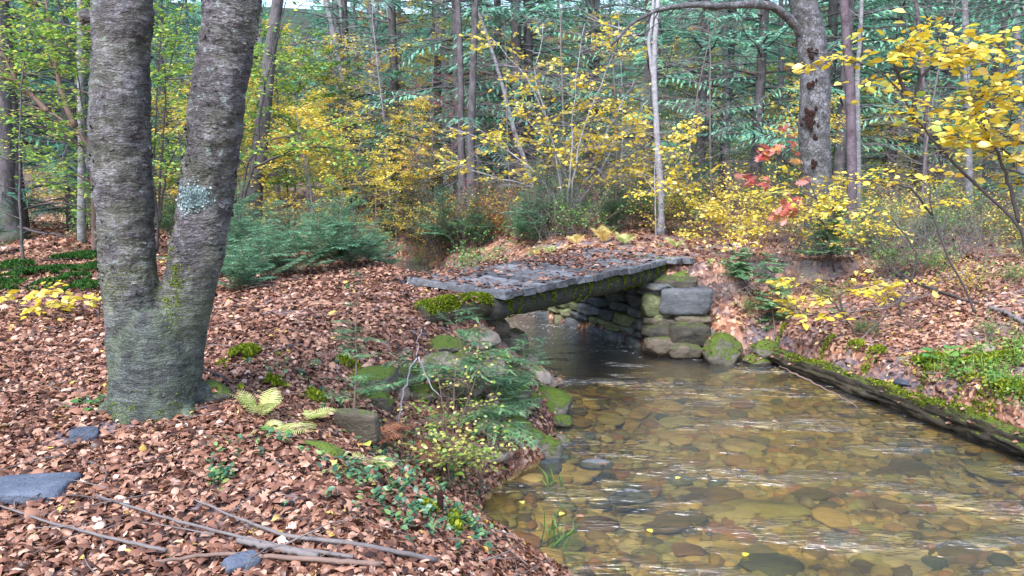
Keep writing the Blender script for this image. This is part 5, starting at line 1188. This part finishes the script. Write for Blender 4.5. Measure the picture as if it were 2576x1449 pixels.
# ------------------------------------------------------------------ foreground bank plants
def fhem(u, v_, H, Rr, n, seed, lb, lean=None, kb=(0, 1), T=NEE, size=.10):
    o = low_hemlock(seed, H, Rr, n, size, T, kb).build('young_hemlock', lb, 'young tree', hit(u, v_), M_twigbrown, M_hemfg, 'stem')
    return o
fhem(1185, 1085, 1.1, .8, 30, 180, 'young hemlock sprawling over the left bank rocks in front of the bridge, the fullest one', size=.12)
fhem(1310, 1040, .5, .62, 18, 181, 'young hemlock with light green tips reaching over the water by the round mossy boulder', size=.12, kb=(.35, 1))
fhem(890, 1065, 1.15, .42, 22, 182, 'spindly grey green hemlock standing in the leaf path behind the stone slab', size=.10)
fhem(1300, 960, .5, .5, 14, 185, 'small hemlock reaching over the water just below the bridge', size=.11, kb=(.4, 1))
fhem(1020, 1010, .45, .42, 16, 186, 'small thin hemlock between the slanting slab and the leaning bare stick', size=.10)
M_ygreen = mat_leaf('yellow_green_leaf', [(0, (.12, .26, .04)), (.5, (.32, .42, .08)), (.8, (.60, .52, .12)), (1, (.62, .50, .26))], .4, .03)
p = understory(190, .95, .5, .038, 1.8, 20, 5, .15, stems=3, r0=.009, flat=.9, lean=(.1, 0), twl=.5); p.build('yellow_shrub', 'airy shrub with small yellow green leaves on the left bank in the foreground', 'shrub', hit(1130, 1170), M_twigbrown, M_ygreen, 'stems')
p = understory(191, .55, .45, .042, 2.6, 14, 5, .1, stems=3, r0=.007, flat=.7); p.build('green_shrub', 'low shrub with pale green and yellow leaves overhanging the little inlet', 'shrub', hit(1205, 1245), M_twigbrown, M_ygreen, 'stems')
p = understory(192, .45, .42, .042, 2.2, 12, 5, .1, stems=3, r0=.006, flat=.7); p.build('green_shrub', 'small leafy shrub among dead leaves left of the mossy slab', 'shrub', hit(1110, 1220), M_twigbrown, M_ygreen, 'stems')
for k, (u, v_, n, L, mt, lb, up) in enumerate([(655, 1055, 5, .30, M_fern, 'pale straw coloured fern nearest the twin trunk tree', 1.4), (760, 1065, 8, .30, M_fern, 'yellow green fern left of the stone slab', .7), (700, 1100, 6, .22, M_fern, 'small pale fern below the straw coloured fern', .6),
                                          (945, 1185, 4, .20, M_fern, 'small pale green fern right below the stone slab', 1.1), (930, 1115, 7, .30, M_fernbrown, 'withered brown fern in front of the stone slab', .7), (1050, 1160, 8, .32, M_fernbrown, 'withered brown fern left of the leafy shrubs', .6), (980, 1090, 5, .24, M_fernbrown, 'withered brown fern under the hemlock', .8),
                                          (1922, 880, 5, .28, M_fern, 'small light green fern at the head of the fallen log', 1.2), (1100, 1080, 5, .26, M_ferngold, 'yellowed fern under the spreading hemlock', .8), (1520, 612, 7, .42, M_ferngold, 'golden fern behind the far side of the bridge, the largest', 2.2), (1450, 618, 5, .32, M_ferngold, 'golden fern left of the largest golden fern', 2.),
                                          (1570, 616, 6, .34, M_fern, 'yellow green fern right of the largest golden fern', 1.9), (1345, 645, 5, .3, M_ferngold, 'drooping golden fern at the upstream side of the bridge', 1.7), (1385, 640, 5, .28, M_fern, 'green fern by the upstream side of the bridge', 1.7), (1700, 625, 6, .3, M_fern, 'green fern at the edge of the far path', 1.8)]):
    fern(200 + k, n, L, up, .3).build('fern', lb, 'fern', hit(u, v_), M_twigbrown, mt, 'stalks', 'fronds')
beech('yellow_sapling', 'low sapling with large yellow leaves at the left edge above the bare slate', [[(60, 800), (70, 770), (90, 735), (130, 725)], [(60, 800), (50, 770), (20, 750), (-20, 745)], [(60, 800), (100, 780), (130, 760)]], 0, 230, .10, 5, 5, low=.5, L=(.1, .3), r0=.007, sub=1)
beech('yellow_sapling', 'tiny yellow leaved sapling just left of the twin trunk tree', [[(250, 800), (250, 770), (262, 745)], [(250, 800), (235, 770), (240, 750)]], 0, 231, .09, 3, 4, low=.5, L=(.08, .2), r0=.006, sub=1)
# broad herb leaves
p = Plant(240); g = p.g
def herb(u, v_, n, S, mat, lb, seed):
    p = Plant(seed)
    for k in range(n):
        a = p.g.uniform(0, 6.28); P, D = p.limb((0, 0, 0), (math.cos(a) * .8, math.sin(a) * .8, 1), S * p.g.uniform(.6, 1.2), .0025, 5, .1, -.5, 3)
        h_ = D[-1]; scatter(p.lv, *leaf_t(.36, .08, .2, 5), P[-1:], h_[None] * [1, 1, .1], unit(np.array([[0, 0, 1.]]) + p.g.normal(0, .25, (1, 3))), S * .75, p.g.random(1))
    p.build('herb', lb, 'plant', hit(u, v_), M_twigbrown, mat, 'stalks', 'leaves')
herb(215, 1035, 7, .09, M_green, 'small dark green herb left of the foot of the twin trunk tree', 241)
herb(930, 1190, 5, .10, M_green, 'broad leaved green herb below the stone slab', 242)
herb(905, 1125, 4, .12, M_lime, 'single bright green seedling in front of the stone slab', 243)
herb(1115, 1215, 5, .13, M_lime, 'bright yellow green broad leaves beside the withered ferns', 244)
herb(700, 1110, 4, .08, M_green, 'tiny green seedling below the ferns', 245)
herb(2370, 920, 12, .2, M_green, 'clump of long green leaves on the right bank above the log', 246)
herb(2100, 800, 7, .14, M_green, 'green herb on the right bank behind the low yellow sapling', 247)
herb(1800, 690, 8, .14, M_lime, 'bright green herb behind the mossy stones at the bridge corner', 248)
herb(1250, 760, 3, .12, M_lime, 'small yellow green leaves sprouting at the bridge corner', 249)

# ------------------------------------------------------------------ sticks and branches
def stick(label, pts_, r0, r1, mat, seed, lift=.05, twigs=3, name='fallen_branch', dz=None, cat='branch'):
    p = Plant(seed); C = [hit(u, v_) + [0, 0, lift + (dz[k] if dz else 0)] for k, (u, v_) in enumerate(pts_)]; b = C[0].copy()
    Q = resample(np.array(C) - b, 30); Q[1:-1] += p.g.normal(0, r0 * .25, (28, 3)); tube(p.w, Q, np.linspace(r0, r1, 30), 7)
    for k in range(twigs):
        j = p.g.integers(6, 27); d = unit(Q[j + 1] - Q[j]); q = p.planar(d, p.g.uniform(.5, 1), 1 if k % 2 else -1); q[2] += .12; p.limb(Q[j], q, p.g.uniform(.15, .4), r0 * .35, 6, .12, -.1, 4)
    o = thing(name, label, cat, b); link('wood', p.w.mesh('fallen_branch_wood', mat), o); return o
stick('long grey branch lying from the slate to the lower middle, the longest in the foreground', [(245, 1275), (400, 1325), (560, 1370), (720, 1405), (890, 1437)], .005, .010, M_twig, 301)
stick('grey branch curving through the leaves toward the bottom middle', [(490, 1282), (590, 1330), (720, 1382), (880, 1400), (1010, 1420), (1100, 1440)], .005, .014, M_twig, 302)
stick('pale smooth branch along the bottom edge of the picture', [(390, 1447), (560, 1425), (700, 1432), (850, 1444), (960, 1455)], .008, .013, M_twigbrown, 303)
stick('thin grey twig just above the bottom edge on the left', [(0, 1300), (120, 1345), (300, 1390), (420, 1420)], .004, .009, M_twig, 304)
stick('short thick branch at the bottom between the longer ones', [(600, 1392), (700, 1412), (800, 1430)], .015, .017, M_twig, 305)
stick('thin bare twig sticking out over the slate', [(160, 1275), (200, 1275), (330, 1300)], .003, .005, M_twigdark, 306, twigs=1)
stick('dark fallen branch with forks on the forest floor at the left edge', [(0, 603), (60, 606), (110, 622), (185, 632)], .035, .012, M_twigdark, 307, .25, 5)
stick('grey fallen branch on the right bank below the sapling', [(2240, 690), (2330, 730), (2400, 760), (2460, 775)], .03, .015, M_twigdark, 308, .06, 3)
stick('pale curved dead branch at the right edge of the leaf slope', [(2490, 785), (2530, 800), (2576, 825)], .025, .03, M_twig, 309, .05, 1)
stick('thin straight fallen stick on the leaf slope of the right bank', [(2150, 880), (2200, 830), (2230, 800)], .012, .008, M_twig, 310, .05, 1)
stick('dark stick leaning on the right side of the twin trunk tree', [(505, 965), (540, 980), (575, 1000)], .01, .008, M_twigdark, 311, .12, 1)
stick('straight dead stick lying across the right slope', [(2120, 800), (2230, 780), (2360, 745)], .01, .006, M_twig, 312, .06, 2)
for u, v_, sc, k in [(2080, 760, .38, 'brushg'), (2230, 770, .32, 'brushy'), (2340, 690, .5, 'brushg'), (2420, 740, .35, 'brushy'), (2530, 720, .4, 'brushg'), (2180, 840, .25, 'brushg'), (2500, 850, .28, 'brushg'), (2010, 800, .3, 'brushy'), (2560, 640, .6, 'brushg'), (2300, 830, .22, 'brush'), (1880, 790, .3, 'brushg')]:
    h_ = hit(u, v_); pu(k, 1288 + h_[0] / h_[1] * F, h_[1], sc)
# leaning bare forked stick
p = Plant(320); b = hit(1000, 1080); Yb = b[1]
limb_tube(p, [pt(1000, 1080, Yb) - b, pt(1012, 1000, Yb) - b, pt(1030, 930, Yb) - b, pt(1048, 898, Yb) - b], .009, .006, 6, 14)
limb_tube(p, [pt(1048, 898, Yb) - b, pt(1065, 930, Yb) - b, pt(1085, 975, Yb) - b, pt(1110, 1000, Yb) - b], .006, .004, 6, 12)
limb_tube(p, [pt(1048, 898, Yb) - b, pt(1052, 850, Yb) - b, pt(1062, 830, Yb) - b], .004, .002, 5, 8)
p.build('bare_stick', 'pale bare forked stick leaning up between the bank rocks', 'stick', b, M_barkpale, None, 'wood')
# stick in the water
p = Plant(321); b = at(1985, 935, WZ + .16)
limb_tube(p, [at(1985, 935, WZ + .16) - b, at(2030, 955, WZ + .13) - b, at(2090, 985, WZ + .08) - b, at(2140, 1012, WZ + .03) - b, at(2175, 1040, WZ - .04) - b], .014, .006, 6, 22)
limb_tube(p, [at(1960, 920, WZ + .25) - b, at(1990, 935, WZ + .16) - b], .006, .01, 5, 6)
p.build('branch', 'thin branch slanting from the fallen log into the water', 'branch', b, M_twigbrown, None, 'wood')
# dark stub upright on the left bank
b = hit(1108, 1300); v, f = rock(330, (.035, .03, .16), sub=3, box=4); o = thing('wooden_stub', 'short dark wooden stub standing in the leaves at the bottom of the left bank', 'stub', b); link('wood', MB().add(v + [0, 0, .07], f).mesh('stub', M_rot), o)
# floating leaves
mb = None
for k, (u, v_) in enumerate([(1508, 1168), (1872, 1400), (1640, 1340), (1470, 1300), (1420, 1290), (1310, 1260), (1940, 1060), (1700, 1205)]):
    m_ = MB(); scatter(m_, *leaf_t(.36, .06, .2, 4), np.zeros((1, 3)), np.array([[math.cos(k), math.sin(k), 0]]), np.array([[0, 0, 1.]]), .07, .5 + .05 * k)
    tag(link('floating_leaf', m_.mesh('floating_leaf', M_yellow if k % 3 else M_litter), None, at(u, v_, WZ + .01)), 'single leaf floating on the surface of the stream', 'leaf', 'leaves floating on the stream')
# reeds of grass in the shallows
p = Plant(340)
scatter(p.lv, *TG, p.g.normal(0, .07, (26, 3)) * [1, 1, 0], unit(p.g.normal(0, .45, (26, 3)) + [.5, 0, .6]), p.g.normal(size=(26, 3)), p.g.uniform(.15, .32, 26), p.g.random(26))
p.build('grass_tuft', 'thin grass blades trailing in the shallow water at the lower left of the stream', 'grass tuft', at(1400, 1375, WZ - .1), M_twig, M_grass, ln='blades')
p = Plant(341)
scatter(p.lv, *TG, p.g.normal(0, .05, (18, 3)) * [1, 1, 0], unit(p.g.normal(0, .45, (18, 3)) + [0, 0, .8]), p.g.normal(size=(18, 3)), p.g.uniform(.1, .22, 18), p.g.random(18))
p.build('grass_tuft', 'small tuft of grass at the edge of the inlet', 'grass tuft', at(1390, 1225, WZ - .05), M_twig, M_grass, ln='blades')

# ------------------------------------------------------------------ near left: saplings behind the twin trunk
beech('lime_sapling', 'leafy green sapling left of the twin trunk tree with a thick branch slanting left', [[(238, 640), (235, 480), (228, 380), (190, 320), (120, 280), (60, 260)], [(232, 420), (250, 250), (240, 100), (230, -40)], [(190, 320), (150, 220), (130, 100), (110, -40)], [(120, 280), (40, 200), (0, 120)]], 0, 350, .085, 18, 6, low=.2, r0=.05, mat=M_twigbrown, ml=M_lime, L=(.6, 1.5), sub=4)
beech('lime_sapling', 'green leaved sapling seen through the fork of the twin trunk tree', [[(395, 640), (400, 500), (410, 350), (420, 200), (450, 60), (470, -40)], [(400, 560), (420, 420), (470, 320), (520, 260)], [(400, 600), (385, 450), (395, 250), (405, 60)]], 0, 351, .075, 16, 7, low=.3, r0=.022, mat=M_twigdark, ml=M_lime, L=(.4, 1.1), sub=4)
beech('lime_sapling', 'green leaved sapling right of the twin trunk tree with long thin branches', [[(600, 640), (605, 500), (625, 400), (680, 350), (780, 330), (900, 290)], [(605, 520), (640, 420), (660, 250), (690, 120), (720, 0)], [(600, 600), (590, 450), (610, 250), (640, 60)], [(640, 420), (750, 370), (850, 370)]], 0, 352, .085, 14, 6, low=.3, r0=.028, mat=M_twigdark, ml=M_lime, L=(.4, 1.2), sub=4)

# crown of the twin trunk tree, above the frame
p = Plant(360); g = p.g
for Lr in (left, right):
    Q = resample(Lr, 40)
    for m in range(14):
        j = g.integers(27, 39); a = g.uniform(0, 6.28); P1, D1 = p.limb(Q[j, :3] - base, (math.cos(a), math.sin(a), .7), g.uniform(1., 2.4), .04, 8, .1, .2, 6)
        for e in range(6):
            jj = g.integers(2, 8); P2, D2 = p.limb(P1[jj], p.side(D1[jj], .8, .1), g.uniform(.4, 1.2), .012, 6, .12, 0, 4); p.leaves(P2, D2, 16, .08)
link('branches', p.w.mesh('twin_tree_branches', M_barkmain), tree); link('foliage', p.lv.mesh('twin_tree_foliage', M_lime), tree)
